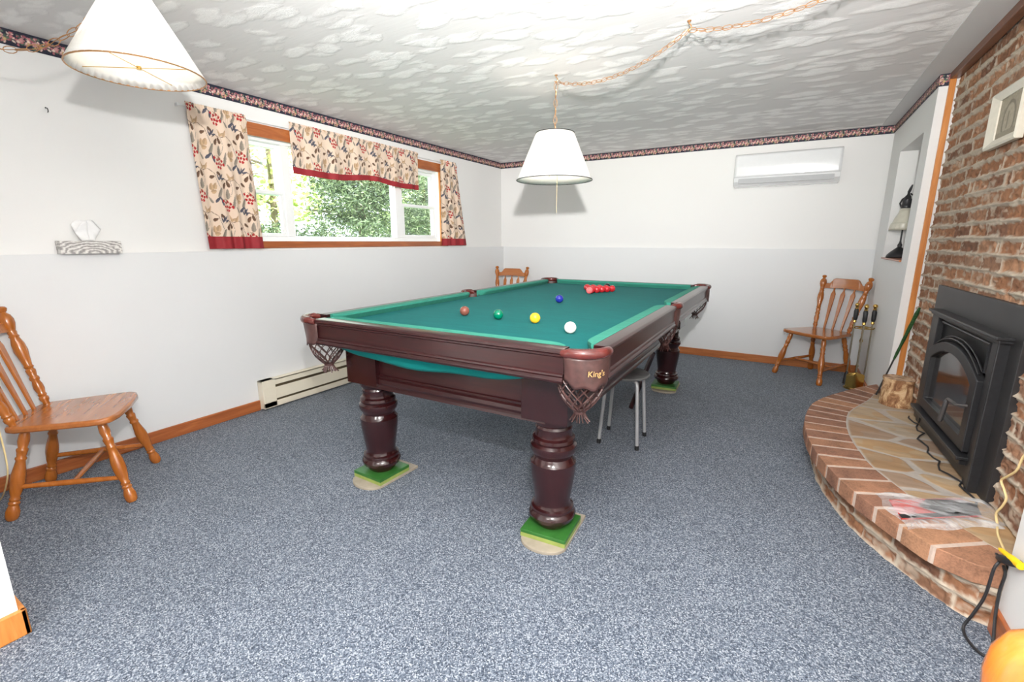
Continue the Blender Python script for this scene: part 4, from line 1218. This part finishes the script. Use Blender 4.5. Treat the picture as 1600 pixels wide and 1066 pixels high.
# ------------------------------------------------------------------ chairs
def chair_proto(label):
    t = thing('spindle_chair', label, 'chair', (0, 0, 0), 0, 'maple spindle back chairs')
    P = [(-.175, -.185), (-.10, -.205), (0, -.212), (.10, -.205), (.175, -.185), (.195, -.15), (.215, 0), (.228, .12), (.226, .165), (.205, .195), (.15, .212), (0, .220), (-.15, .212), (-.205, .195), (-.226, .165), (-.228, .12), (-.215, 0), (-.195, -.15)]
    s = MB().prism(P, .402, .432); o = obj('seat', s, M['chair_seat'], t, smooth=True, bevel=.009, angle=60)
    LEG = [(0, .016), (.02, .022), (.05, .0245), (.10, .0245), (.15, .019), (.165, .017), (.18, .0205), (.195, .0205), (.21, .016), (.225, .0195), (.24, .0195), (.255, .016), (.32, .022), (.42, .0265), (.50, .0255), (.60, .019), (.65, .0165), (.665, .020), (.68, .020), (.695, .016), (.74, .0185), (.76, .0205), (.775, .0205), (.79, .016), (.86, .021), (.93, .019), (.96, .016), (1, .016)]
    feet = {}
    for sx in (-1, 1):
        for sy, fx, fy, tx, ty in ((1, .225, .225, .155, .140), (-1, .190, -.225, .140, -.130)):
            a = (sx * fx, fy, 0); b = (sx * tx, ty, .408)
            feet[(sx, sy)] = (Vector(a), Vector(b))
            obj('leg', MB().lathe(LEG, a, b, 20), M['chair'], t, angle=45)
    mids = []
    for sx in (-1, 1):
        f0, f1 = feet[(sx, 1)]; b0, b1 = feet[(sx, -1)]
        p = f0.lerp(f1, .30); q = b0.lerp(b1, .36)
        obj('side_stretcher', MB().tube([p, p.lerp(q, .5), q], [.0105, .014, .0105], 10), M['chair'], t); mids.append(p.lerp(q, .48))
    obj('cross_stretcher', MB().tube([mids[0], mids[0].lerp(mids[1], .5), mids[1]], [.0105, .014, .0105], 10), M['chair'], t)
    POST = [(0, .013), (.03, .013), (.05, .0185), (.075, .0195), (.09, .015), (.105, .0185), (.12, .015), (.17, .0205), (.21, .0195), (.25, .0150), (.265, .0195), (.285, .0195), (.30, .015), (.34, .0185), (.36, .0195), (.375, .015), (.395, .0195), (.41, .016), (.48, .0205), (.56, .0265), (.63, .0245), (.69, .0170), (.705, .0205), (.72, .016), (.745, .0185), (.76, .0165), (.775, .0195), (.79, .022),
            (.83, .0275), (.87, .0285), (.91, .023), (.93, .014), (.94, .0125), (.95, .018), (.975, .0225), (.99, .018), (1, .006)]
    tops = []
    for sx in (-1, 1):
        a = (sx * .158, -.160, .428); b = (sx * .212, -.275, .925); tops.append((Vector(a), Vector(b)))
        obj('back_post', MB().lathe(POST, a, b, 20), M['chair'], t, angle=45)
    def along(sx, k): A, B = tops[0 if sx < 0 else 1]; return A.lerp(B, k)
    # crest board with a stepped top
    s = MB(); n = 24; vs = []
    def zt(u):
        u = abs(u)
        return .842 + (.058 if u < .55 else (.058 * (1 - min(1, (u - .55) / .22)) + .016 * 0))
    for side in (0, 1):
        for i in range(n + 1):
            u = -1 + 2 * i / n
            x = u * .196; y = -.254 - .018 * (1 - u * u) + (.009 if side else -.009)
            vs.append((x, y, .800 + .010 * (1 - u * u))); vs.append((x, y - .010, max(.850, zt(u))))
    fs = []
    m2 = 2 * (n + 1)
    for i in range(n):
        a = 2 * i
        fs += [(a, a + 1, a + 3, a + 2), (m2 + a, m2 + a + 2, m2 + a + 3, m2 + a + 1), (a + 1, m2 + a + 1, m2 + a + 3, a + 3), (a, a + 2, m2 + a + 2, m2 + a)]
    fs += [(0, m2, m2 + 1, 1), (2 * n, 2 * n + 1, m2 + 2 * n + 1, m2 + 2 * n)]
    s.add(vs, fs); obj('crest_rail', s, M['chair_seat'], t, smooth=False, bevel=.004)
    for k in (-1, 0, 1):
        a = Vector((k * .078, -.178, .430)); b = Vector((k * .092, -.266, .815))
        s = MB(); d = b - a
        st = [(0, .008), (.08, .009), (.35, .012), (.70, .0185), (.84, .020), (.90, .010), (.93, .006), (1, .006)]
        vs = []
        for q, w in st:
            c = a + d * q; th = min(.007, w)
            vs += [c + Vector((-w, -th, 0)), c + Vector((w, -th, 0)), c + Vector((w, th, 0)), c + Vector((-w, th, 0))]
        fs = [(0, 1, 2, 3), tuple(len(vs) - 4 + i for i in (3, 2, 1, 0))]
        for q in range(len(st) - 1):
            for i in range(4):
                j = (i + 1) % 4; fs.append((q * 4 + i, q * 4 + j, q * 4 + 4 + j, q * 4 + 4 + i))
        s.add(vs, fs); obj('back_spindle', s, M['chair'], t, smooth=False, bevel=.003)
    return t
def face(dx, dy):          # rotation that turns local +y onto (dx, dy)
    return math.atan2(-dx, dy)
ch = chair_proto('maple spindle back chair at the left wall, cut by the photo edge')
ch.location = (-2.930, .762, 0); ch.rotation_euler = (0, 0, face(.57, .82))
dup(ch, (.310, 5.03, 0), face(-.62, -.78), 'maple spindle back chair in the far right corner beside the fire tools')
dup(ch, (-2.985, 4.86, 0), face(.12, -1), 'maple spindle back chair mostly hidden behind the far left table corner')
dup(ch, (-.013, .306, 0), R(95), 'turned post of a maple chair cut off at the lower right photo corner')

# ------------------------------------------------------------------ hanging lamps
def chain_mesh(path, pitch=.036, r=.0015, lw=.0115, ll=.023):
    P, L = resample(np.array([list(p) for p in path]), max(2, int(sum((Vector(path[i + 1]) - Vector(path[i])).length for i in range(len(path) - 1)) / pitch)))
    s = MB()
    for i in range(len(P) - 1):
        a = Vector(P[i]); b = Vector(P[i + 1]); c = (a + b) / 2; d = (b - a).normalized()
        w = d.orthogonal().normalized(); w.rotate(Matrix.Rotation((i % 2) * PI / 2 + .5, 3, d))
        ring = [c + d * ll * math.cos(q) + w * lw * math.sin(q) for q in [2 * PI * k / 10 for k in range(10)]]
        s.tube(ring, r, 5, closed=True)
    return s
def sag(a, b, depth, n=24):
    a = Vector(a); b = Vector(b)
    return [a.lerp(b, i / n) - Vector((0, 0, depth * 4 * (i / n) * (1 - i / n))) for i in range(n + 1)]
def cordpath(path, amp=.004, turns=34):
    P, L = resample(np.array([list(p) for p in path]), 160)
    out = []
    for i, p in enumerate(P):
        w = i / 159 * turns; out.append((p[0] + amp * math.cos(w), p[1] + amp * math.sin(w), p[2] + amp * .5 * math.sin(w * 1.3)))
    return out
def hook(s, p):
    x, y = p; z = ZC
    s.tube([(x, y, z), (x, y, z - .012), (x + .010, y, z - .022), (x + .010, y, z - .034), (x, y, z - .042), (x - .010, y, z - .034)], .0028, 6)
    s.lathe([(0, .010), (1, .006)], (x, y, z - .0005), (x, y, z - .006), 12)
def lamp(name, label, x, y, rb, zb, rt, zt, pleat, trim, chains, hooks, pull=False, power=3.0):
    t = thing(name, label, 'hanging lamp', (x, y, zb))
    s = MB(); seg = 96
    def prof(off):
        V = []
        for i in range(9):
            q = i / 8
            r0 = rb + (rt - rb) * q
            for k in range(seg):
                w = 2 * PI * k / seg
                pl = (pleat * (1 if k % 2 else -1)) if pleat else 0
                V.append(((r0 + off + pl) * math.cos(w), (r0 + off + pl) * math.sin(w), (zt - zb) * q))
        return V
    V = prof(0); F = [(i * seg + k, i * seg + (k + 1) % seg, (i + 1) * seg + (k + 1) % seg, (i + 1) * seg + k) for i in range(8) for k in range(seg)]
    s.add(V, F); sh = obj('lamp_shade', s, M['shade'], t, smooth=True, angle=60)
    so = sh.modifiers.new('t', 'SOLIDIFY'); so.thickness = .0015
    for r0, z in ((rb, .0), (rt, zt - zb)):
        s = MB(); s.tube([((r0 + .001) * math.cos(2 * PI * k / 48), (r0 + .001) * math.sin(2 * PI * k / 48), z) for k in range(48)], .0028, 6, closed=True)
        tr = obj('rim_trim', s, trim, sh); tr['label'] = 'thin contrasting edging on the rim'
    # spider and lamp holder
    s = MB()
    zz = .018 if pleat else .05
    rr = (rb + (rt - rb) * zz / (zt - zb)) - .003
    for k in range(2):
        w = .62 + k * PI / 2
        s.tube([(rr * math.cos(w), rr * math.sin(w), zz), (-rr * math.cos(w), -rr * math.sin(w), zz)], .0015, 5)
    s.lathe([(0, .008), (1, .008)], (0, 0, zz - .006), (0, 0, zz + .006), 10)
    obj('shade_spider', s, M['brass'], t)
    s = MB(); s.lathe([(0, .016), (.7, .018), (1, .006)], (0, 0, (zt - zb) - .075), (0, 0, (zt - zb) + .012), 14)
    obj('lamp_holder', s, M['brass'], t)
    s = MB().sphere((0, 0, (zt - zb) - .115), .028, 16, 10)
    obj('light_bulb', s, M['bulb'], t)
    s = MB(); loc = Vector((x, y, zb)); paths = [[Vector(p) - loc for p in c] for c in chains]
    for c in paths:
        m = chain_mesh(c); s.add(m.v, m.f)
    obj('chain', s, M['chain_brass'], t, angle=60)
    s = MB()
    for c in paths: s.tube(cordpath(c), .0013, 5)
    obj('lamp_cord', s, M['chain_brass'], t)
    for h in hooks:
        s = MB(); hook(s, h)
        s.v = [(a - x, b - y, c - zb) for a, b, c in s.v]
        obj('ceiling_hook', s, M['chain_brass'], t)
    if pull:
        s = MB().tube([(0.02, 0, .05), (.02, 0, -.20)], .0010, 5); obj('pull_cord', s, M['cord_cream'], t)
    l = light('lamp_light', 'POINT', (x, y, zt - .12), power, (1, .93, .82), .03)
    return t
h1, h2, h3 = (-1.339, 2.801), (-.510, 2.465), (.18, 2.31)
hz = ZC - .040
lamp('pendant_lamp', 'white cone pendant lamp on a swagged brass chain over the snooker table', -1.339, 2.801, .238, 1.615, .118, 1.895, 0, M['hook'],
     [[(-1.339, 2.801, hz), (-1.339, 2.801, 1.90)], sag((*h1, hz), (*h2, hz), .085), sag((*h2, hz), (*h3, hz), .05)], [h1, h2, h3], pull=True, power=6.0)
lamp('pleated_swag_lamp', 'cream pleated pendant lamp hanging at the upper left near the viewer', -2.205, .950, 0.213, 1.860, .062, 2.130, .0036, M['chain_brass'],
     [[(-2.205, .95, hz), (-2.205, .95, 2.135)], sag((-2.205, .95, hz), (-2.85, .42, hz), .27)], [(-2.205, .95), (-2.85, .42)], power=4.0)

# ------------------------------------------------------------------ wall mounted things
ac = thing('air_conditioner', 'white wall mounted heat pump unit high on the back wall', 'air conditioner', (-.115, YBu, 1.76))
s = MB(); P = [(0, 0), (-.150, 0), (-.200, .040), (-.214, .075), (-.214, .265), (-.205, .285), (-.190, .292), (0, .292)]
s.add([(x, y, z) for x in (-.43, .43) for y, z in P], [tuple(range(8)), tuple(range(8, 16))[::-1]] + [(i, 8 + i, 8 + (i + 1) % 8, (i + 1) % 8) for i in range(8)])
obj('casing', s, M['ac_plastic'], ac, smooth=False, bevel=.006)
s = MB().grid(40, 12, lambda u, v: (-.425 + .85 * u, -.217 - .006 * math.sin(v * PI), .078 + .205 * v)); o = obj('front_panel', s, M['ac_plastic'], ac); o.modifiers.new('t', 'SOLIDIFY').thickness = .003
s = MB(); s.add([(-.385, -.205, .022), (.385, -.205, .022), (.385, -.218, .066), (-.385, -.218, .066), (-.385, -.198, .020), (.385, -.198, .020), (.385, -.211, .064), (-.385, -.211, .064)], [(0, 1, 2, 3), (4, 7, 6, 5), (0, 4, 5, 1), (3, 2, 6, 7), (0, 3, 7, 4), (1, 5, 6, 2)])
o = obj('air_vane', s, M['grey_plastic'], ac, smooth=False); o['label'] = 'pale grey air flap'
s = MB().box(-.388, -.380, -.217, -.20, .03, .06).box(.380, .388, -.217, -.20, .03, .06)
obj('vane_pivot', s, M['grey_plastic'], ac, smooth=False)

ht = thing('baseboard_heater', 'cream electric baseboard heater on the left wall behind the table', 'heater', (XLl, 1.872, 0))
s = MB(); L = 1.64; W = .062
s.box(0, .006, 0, L, .02, .225); s.box(0, W, 0, L, .215, .225); s.box(W - .004, W, 0, L, .180, .225)
s.box(0, W + .002, 0, .10, .018, .225); s.box(0, W + .002, L - .1, L, .018, .225)
s.box(W - .006, W + .002, .10, L - .10, .072, .160); s.box(W - .006, W + .002, 0, L, .018, .056); s.box(0, W, 0, L, .012, .020)
obj('heater_cover', s, M['cream_metal'], ht, smooth=False, bevel=.002)
s = MB().box(.008, W - .010, .1, L - .1, .04, .20)
for k in range(140): s.box(W - .014, W - .010, .105 + k * .0102, .107 + k * .0102, .045, .195)
o = obj('heating_fins', s, M['dark_gap'], ht, smooth=False); o['label'] = 'dark brown fins in the slots'
s = MB().box(W + .002, W + .004, .015, .092, .062, .168); obj('end_cover', s, M['cream_metal'], ht, smooth=False, bevel=.002)

ol = thing('wall_outlet', 'white wall outlet above the heater beside the corner pocket net', 'outlet', (XLl, 2.405, .39))
s = MB().box(0, .006, -.036, .036, -.057, .057); obj('cover_plate', s, M['white_plastic'], ol, smooth=False, bevel=.003)
s = MB()
for z in (-.025, .025):
    for y in (-.008, .008): s.box(.0055, .0068, y - .0015, y + .0015, z - .006, z + .006)
    s.lathe([(0, .003), (1, .003)], (.0055, 0, z - .014), (.0068, 0, z - .014), 8)
obj('outlet_slots', s, M['black_rubber'], ol, smooth=False)
s = MB().tube([(XLu, .993, 1.897), (XLu + .02, .993, 1.893), (XLu + .026, .993, 1.885), (XLu + .024, .993, 1.876), (XLu + .016, .993, 1.874)], .0022, 6)
s.lathe([(0, .004), (1, .003)], (XLu, .993, 1.897), (XLu + .004, .993, 1.897), 8)
tag(obj('wall_hook', s, M['hook']), 'tiny black hook screwed in the upper left wall', 'hook')

# tissue box on the ledge
tb = thing('tissue_box', 'grey swirl patterned tissue box standing on the left wall ledge', 'tissue box', (XLu + .048, 1.050, ZL), R(-4))
def boxmat():
    m, nt, p = new_mat('grey_agate_print')
    v = coords(nt, (1, 1, 2.2)); 
    w = nt.nodes.new('ShaderNodeTexWave'); w.wave_type = 'RINGS'; w.inputs['Scale'].default_value = 11; w.inputs['Distortion'].default_value = 6; w.inputs['Detail'].default_value = 3; w.inputs['Detail Scale'].default_value = 3
    nt.links.new(v, w.inputs['Vector'])
    nt.links.new(ramp(nt, w.outputs['Fac'], [(.0, srgb(140, 136, 134)), (.25, srgb(168, 164, 161)), (.75, srgb(206, 202, 198)), (1, srgb(222, 220, 216))]), p.inputs['Base Color'])
    p.inputs['Roughness'].default_value = .4; return m
s = MB().box(-.043, .043, -.128, .128, 0, .068); obj('printed_carton', s, boxmat(), tb, smooth=False, bevel=.002)
s = MB()
def tis(u, v):
    a = u * 2 * PI; r = .018 + .020 * v + .006 * math.sin(a * 3 + 2 * v) * v
    return (r * .55 * math.cos(a) + .004 * math.sin(9 * v + a), r * 1.5 * math.sin(a), .066 + .088 * v * (1 + .28 * math.sin(a * 2 + 1)))
s.grid(40, 10, tis); M['tissue'] = plain('white_tissue', (.86, .86, .86), .9, nz=.02)
o = obj('tissue', s, M['tissue'], tb); o.modifiers.new('t', 'SOLIDIFY').thickness = .0006

# ------------------------------------------------------------------ lamp in the niche
nl = thing('table_lamp', 'black and frosted glass table lamp standing in the wall niche', 'lamp', (.748, 4.795, NZ0))
s = MB().lathe([(0, .074), (.03, .078), (.08, .074), (.16, .055), (.26, .026), (.30, .013), (.36, .016), (.40, .010), (.46, .006), (1, .005)], (0, 0, 0), (0, 0, .28), 28)
obj('lamp_base', s, M['black_iron'], nl)
s = MB(); seg = 36; pr2 = [(0, .082), (.12, .082), (.30, .080), (.34, .072), (.55, .062), (.80, .042), (1, .034)]
V = []
for t_, r_ in pr2:
    for k in range(seg):
        w = 2 * PI * k / seg; ru = (1 + (.05 * (1 if k % 2 else -1) if t_ < .2 else 0))
        V.append((r_ * ru * math.cos(w), r_ * ru * math.sin(w), .215 + .165 * t_))
s.add(V, [(i * seg + k, i * seg + (k + 1) % seg, (i + 1) * seg + (k + 1) % seg, (i + 1) * seg + k) for i in range(len(pr2) - 1) for k in range(seg)])
M['frost'] = plain('frosted_glass', srgb(206, 202, 186), .3, nz=.06)
o = obj('glass_shade', s, M['frost'], nl, angle=30); o.modifiers.new('t', 'SOLIDIFY').thickness = .002
s = MB().lathe([(0, .032), (.1, .036), (.2, .033), (.25, .030), (.5, .030), (.55, .022), (.70, .018), (.75, .010), (1, .004)], (0, 0, .378), (0, 0, .515), 20)
s.tube([(0, 0, .50), (.006, -.012, .53), (.012, -.018, .555)], [.010, .009, .004], 8)
s.tube([(.03, -.01, .39), (.045, -.02, .43), (.035, -.015, .47), (.012, 0, .49)], .006, 8)
s.tube([(-.03, .01, .39), (-.04, .02, .42), (-.03, .015, .45), (-.008, 0, .47)], .006, 8)
obj('finial_crown', s, M['black_iron'], nl)
s = MB().tube([(.02, .01, .01), (.0, .05, .003), (-.02, .09, .003), (.06, .12, .003)], .003, 6)
obj('power_cord', s, M['cord_black'], nl)

# ------------------------------------------------------------------ stool
st_ = thing('metal_stool', 'small round grey metal stool with bent tube legs beside the table', 'stool', (-.795, 2.735, 0), R(12))
s = MB().lathe([(0, .135), (.3, .146), (.7, .147), (1, .140)], (0, 0, .425), (0, 0, .445), 40)
M['stool_seat'] = plain('grey_speckled_shaded_seat', srgb(104, 104, 104), .35, nz=.3, nscale=18)  # seat grey darkened to carry the table's shadow in its colour
obj('seat', s, M['stool_seat'], st_, angle=60)
for k in range(4):
    a = PI / 4 + k * PI / 2 + R(-8)
    c, sn = math.cos(a), math.sin(a)
    pth = [(c * .06, sn * .06, .418), (c * .105, sn * .105, .418), (c * .125, sn * .125, .408), (c * .134, sn * .134, .385), (c * .150, sn * .150, .20), (c * .166, sn * .166, .018)]
    lg = obj('leg', MB().tube(pth, .0105, 12), M['grey_metal'], st_)
    s = MB().lathe([(0, .013), (1, .013)], (c * .1675, sn * .1675, 0), (c * .165, sn * .165, .028), 12)
    o = obj('rubber_foot', s, M['black_rubber'], lg)
s = MB().tube([(-.90, 3.28, .017), (-.765, 3.30, .455)], .017, 8)
s.v = s.v
tag(obj('wooden_bar', s, M['mahogany']), 'dark wooden bar leaning under the table behind the stool', 'bar')

# ------------------------------------------------------------------ fire tools
ft = thing('fire_tool_stand', 'brass fireplace tool stand beside the far right chair', 'tool stand', (.600, 4.78, 0))
s = MB().lathe([(0, .075), (.4, .075), (.7, .06), (1, .02)], (0, 0, 0), (0, 0, .022), 28)
obj('stand_base', s, M['brass'], ft)
s = MB().lathe([(0, .007), (.30, .007), (.33, .012), (.36, .007), (.70, .007), (.74, .013), (.78, .007), (1, .007)], (0, 0, .02), (0, 0, .56), 12)
obj('stand_pole', s, M['brass'], ft)
s = MB(); s.tube([(.070 * math.cos(w), .070 * math.sin(w), .530) for w in [2 * PI * k / 28 for k in range(28)]], .004, 6, closed=True)
for k in range(4):
    a = PI / 4 + k * PI / 2; s.tube([(0, 0, .53), (.085 * math.cos(a), .085 * math.sin(a), .530), (.095 * math.cos(a), .095 * math.sin(a), .545)], .004, 6)
obj('tool_ring', s, M['brass'], ft)
HP = [(0, .010), (.05, .014), (.10, .010), (.12, .013), (.60, .016), (.70, .013), (.72, .010)]
def handle(s, x, y, z):
    s.lathe([(0, .008), (.3, .013), (1, .009)], (x, y, z), (x, y, z + .025), 14, 0)
    s.lathe([(0, .013), (.2, .016), (.8, .017), (1, .012)], (x, y, z + .025), (x, y, z + .120), 14, 1)
    s.lathe([(0, .012), (.2, .015), (.5, .010), (1, .012)], (x, y, z + .120), (x, y, z + .138), 14, 0)
    s.sphere((x, y, z + .153), .017, 14, 10, 0)
s = MB(); handle(s, 0, 0, .56); obj('stand_handle', s, [M['brass'], M['black_rubber']], ft)
def firetool(name, label, dx, dy, end):
    t = thing(name, label, 'fire tool', (.600 + dx, 4.78 + dy, .03), 0, 'brass handled fire tools on the stand')
    s = MB(); handle(s, 0, 0, .535); obj('grip', s, [M['brass'], M['black_rubber']], t)
    s = MB().lathe([(0, .006), (1, .006)], (0, 0, .10), (0, 0, .54), 10); obj('shaft', s, M['steel'], t)
    obj('tool_head', end, M['brass'] if name != 'fire_brush' else M['black_rubber'], t)
e = MB().grid(14, 14, lambda u, v: ((u - .5) * .125 * (1 if v < .75 else math.sqrt(max(0, 1 - ((v - .75) / .25) ** 2)) * .999 + .001), -.012 - .018 * (1 - (2 * u - 1) ** 2) * 1.0 + .02, .00 + .135 * v))
e.tube([(0, 0, .10), (0, 0, .14)], .008, 8)
firetool('fire_shovel', 'brass ash shovel hanging at the front of the tool stand', -.012, -.105, e)
e = MB().tube([(0, 0, .10), (0, 0, .0), (.0, .0, -.008)], .005, 8); e.tube([(0, 0, .04), (.03, 0, .03), (.035, 0, .05)], .004, 8)
firetool('fire_poker', 'brass handled poker hanging on the right side of the stand', .055, -.020, e)
e = MB().lathe([(0, .022), (.8, .016), (1, .008)], (0, 0, 0), (0, 0, .11), 14)
firetool('fire_brush', 'brass handled hearth brush hanging on the left side of the stand', -.062, .015, e)

# ------------------------------------------------------------------ things on the hearth
def barkm():
    m, nt, p = new_mat('birch_bark')
    v = coords(nt, (1, 1, .6)); f = noise(nt, v, 24, 5, .7, .8)
    nt.links.new(ramp(nt, f, [(.30, srgb(96, 62, 40)), (.46, srgb(160, 116, 80)), (.58, srgb(214, 180, 138)), (.75, srgb(236, 212, 176))]), p.inputs['Base Color'])
    p.inputs['Roughness'].default_value = .85; bump(nt, p, f, .7, .01); return m
def endm():
    m, nt, p = new_mat('cut_wood_end')
    v = coords(nt); f = noise(nt, v, 30, 4, .6)
    nt.links.new(ramp(nt, f, [(.35, srgb(132, 100, 78)), (.6, srgb(206, 176, 146))]), p.inputs['Base Color']); p.inputs['Roughness'].default_value = .9; return m
stump = thing('wood_stump', 'short birch log stump pot standing on the far end of the hearth', 'log', (.690, 3.690, HZ))
s = MB(); seg = 40; rn = random.Random(5); ph = [rn.uniform(0, 6) for _ in range(4)]
V = []
for q in (0, .12, .3, .5, .7, .86, .95, 1.0):
    for k in range(seg):
        w = 2 * PI * k / seg
        r0 = (.084 - .006 * q + (.006 if q > .9 else 0)) * (1 + .035 * math.sin(2 * w + ph[0]) + .025 * math.sin(5 * w + ph[1] + q * 2) + .012 * math.sin(11 * w + q * 5))
        V.append((r0 * math.cos(w), r0 * math.sin(w), .178 * q))
F = [(i * seg + k, i * seg + (k + 1) % seg, (i + 1) * seg + (k + 1) % seg, (i + 1) * seg + k) for i in range(7) for k in range(seg)] + [tuple(range(seg))[::-1]]
s.add(V, F); obj('bark', s, barkm(), stump)
s = MB(); V = [(0, 0, .176)] ; 
for rr in (.5, .97):
    for k in range(seg):
        w = 2 * PI * k / seg; V.append((.080 * rr * math.cos(w), .080 * rr * math.sin(w), .176 + .003 * math.sin(k * 1.9) * rr))
F = [(0, 1 + k, 1 + (k + 1) % seg) for k in range(seg)] + [(1 + k, 1 + seg + k, 1 + seg + (k + 1) % seg, 1 + (k + 1) % seg) for k in range(seg)]
s.add(V, F); obj('cut_face', s, endm(), stump)
s = MB(); A, Bv = Vector((.612, 3.845, HZ + .008)), Vector((.745, 3.80, .830))
s.tube([A, A.lerp(Bv, .55)], .005, 8, 0); 
M['moss'] = plain('green_bristle', srgb(36, 74, 34), .9, nz=.4, nscale=120, bmp=.6)
stick = thing('bristle_stick', 'thin dark stick with a green bristled top leaning behind the stump', 'stick', tuple(A))
s.v = [(a - A.x, b - A.y, c - A.z) for a, b, c in s.v]; obj('stick_shaft', s, M['hook'], stick)
s = MB(); s.tube([A.lerp(Bv, k / 14) - A for k in range(6, 15)], [.006, .009, .008, .010, .009, .011, .010, .012, .006], 8); o = obj('bristled_top', s, M['moss'], stick); o['label'] = 'dark green bristles'

# plastic bag with red folder
Zb = HZ + .004
folder = [(.470, 2.085), (.735, 2.265), (.742, 2.350), (.700, 2.385), (.452, 2.225)]
bag = thing('plastic_bag', 'clear plastic bag holding a red and dark folder on the hearth edge', 'bag', (.60, 2.23, HZ))
s = MB(); Pm = [(a - .60, b - 2.23) for a, b in folder]
s.prism(Pm, .003, .010); o = obj('red_folder', s, M['red'], bag, smooth=False, bevel=.001)
s = MB(); s.prism([(-.02, .07), (.10, .135), (.142, .12), (.135, .035), (.02, -.04), (-.06, -.005)], .0102, .0125); s.prism([(-.13, -.145), (.135, .035), (.128, .055), (-.135, -.120)], .0102, .0125)
o = obj('dark_sleeve', s, M['cord_black'], bag, smooth=False)
def bagf(u, v):
    x = (1 - u) * ((1 - v) * .478 + v * .405) + u * ((1 - v) * .785 + v * .800)
    y = (1 - u) * ((1 - v) * 2.020 + v * 2.270) + u * ((1 - v) * 2.215 + v * 2.430)
    x += .012 * math.sin(v * 9) * (1 - u); y += .010 * math.sin(u * 11)
    e = min(u, 1 - u, v, 1 - v); z = .003 + .015 * min(1, e / .10) + (.003 * math.sin(u * 9 + v * 14) + .002 * math.sin(v * 23 - u * 7) + .001 * math.sin(u * 31 + v * 27)) * min(1, e / .06)
    return (x - .60, y - 2.23, max(.0015, z))
s = MB().grid(80, 50, bagf); obj('clear_film', s, M['bag'], bag)

# ------------------------------------------------------------------ cords
def plane_pt(u, v, y):
    d = _f + _r2 * ((u - 800) / F_PX) - _u2 * ((v - 533) / F_PX); t = y / d.y
    return Vector((d.x * t, y, CAM_Z + d.z * t))
def smooth_path(P, n=10): return [tuple(p) for p in catmull([tuple(p) for p in P], n)]
W_ = [Vector(p) for p in ((.695, 1.94, .222), (.672, 1.905, .262), (.668, 1.865, .262), (.655, 1.850, .235), (.650, 1.848, .14), (.632, 1.842, .07), (.615, 1.835, .012), (.620, 1.770, .007), (.645, 1.740, .007), (.672, 1.790, .010), (.682, 1.845, .08), (.686, 1.868, .16), (.690, 1.872, .215), (.720, 1.90, .24))]
W_[-1] = Vector((.694, 1.905, .226))
s = MB().tube(smooth_path(W_), .0042, 8)
cd = thing('power_cord', 'black power cord looping from the hearth end down to the carpet', 'cord', tuple(W_[6]))
s.v = [(a - W_[6].x, b - W_[6].y, c - W_[6].z) for a, b, c in s.v]; obj('cord_loop', s, M['cord_black'], cd)
s = MB().lathe([(0, .006), (.15, .012), (.5, .015), (.9, .013), (1, .010)], (.664, 1.872, .268), (.690, 1.80, .300), 12)
s.v = [(a - W_[6].x, b - W_[6].y, c - W_[6].z) for a, b, c in s.v]; obj('plug', s, M['cord_black'], cd)
Q = [Vector(p) for p in ((.772, 2.060, .78), (.776, 2.110, .66), (.775, 2.149, .552), (.772, 2.173, .506), (.772, 2.193, .449), (.768, 2.233, .406), (.766, 2.268, .372), (.768, 2.232, .349), (.769, 2.208, .329), (.766, 2.215, .294), (.764, 2.240, .250), (.768, 2.225, .218), (.756, 2.180, .217), (.745, 2.130, .216), (.735, 2.05, .216), (.725, 1.985, .216))]
s = MB().tube(smooth_path(Q), .0038, 8); tag(obj('white_cord', s, M['cord_cream']), 'cream cord hanging down the brick wall onto the hearth', 'cord')
s = MB().lathe([(0, .002), (.12, .007), (.4, .008), (.6, .011), (1, .012)], (.668, 1.888, .292), (.688, 1.790, .300), 10)
tag(obj('yellow_connector', s, M['cord_yellow']), 'bright yellow cord connector against the near right wall end', 'connector')
P_ = [Vector((-3.0, .305, .98)), Vector((-2.985, .42, .72)), plane_pt(-14, 640, .49), plane_pt(0, 679, .49), plane_pt(9, 715, .485), plane_pt(12, 740, .48), plane_pt(8, 765, .478), plane_pt(0, 781, .476), Vector((-3.13, .44, .010)), Vector((-3.25, .36, .006))]
s = MB().tube(smooth_path(P_), .0030, 8)
tag(obj('extension_cord', s, M['cord_cream']), 'pale yellow cord hanging in front of the left chair leg', 'cord')
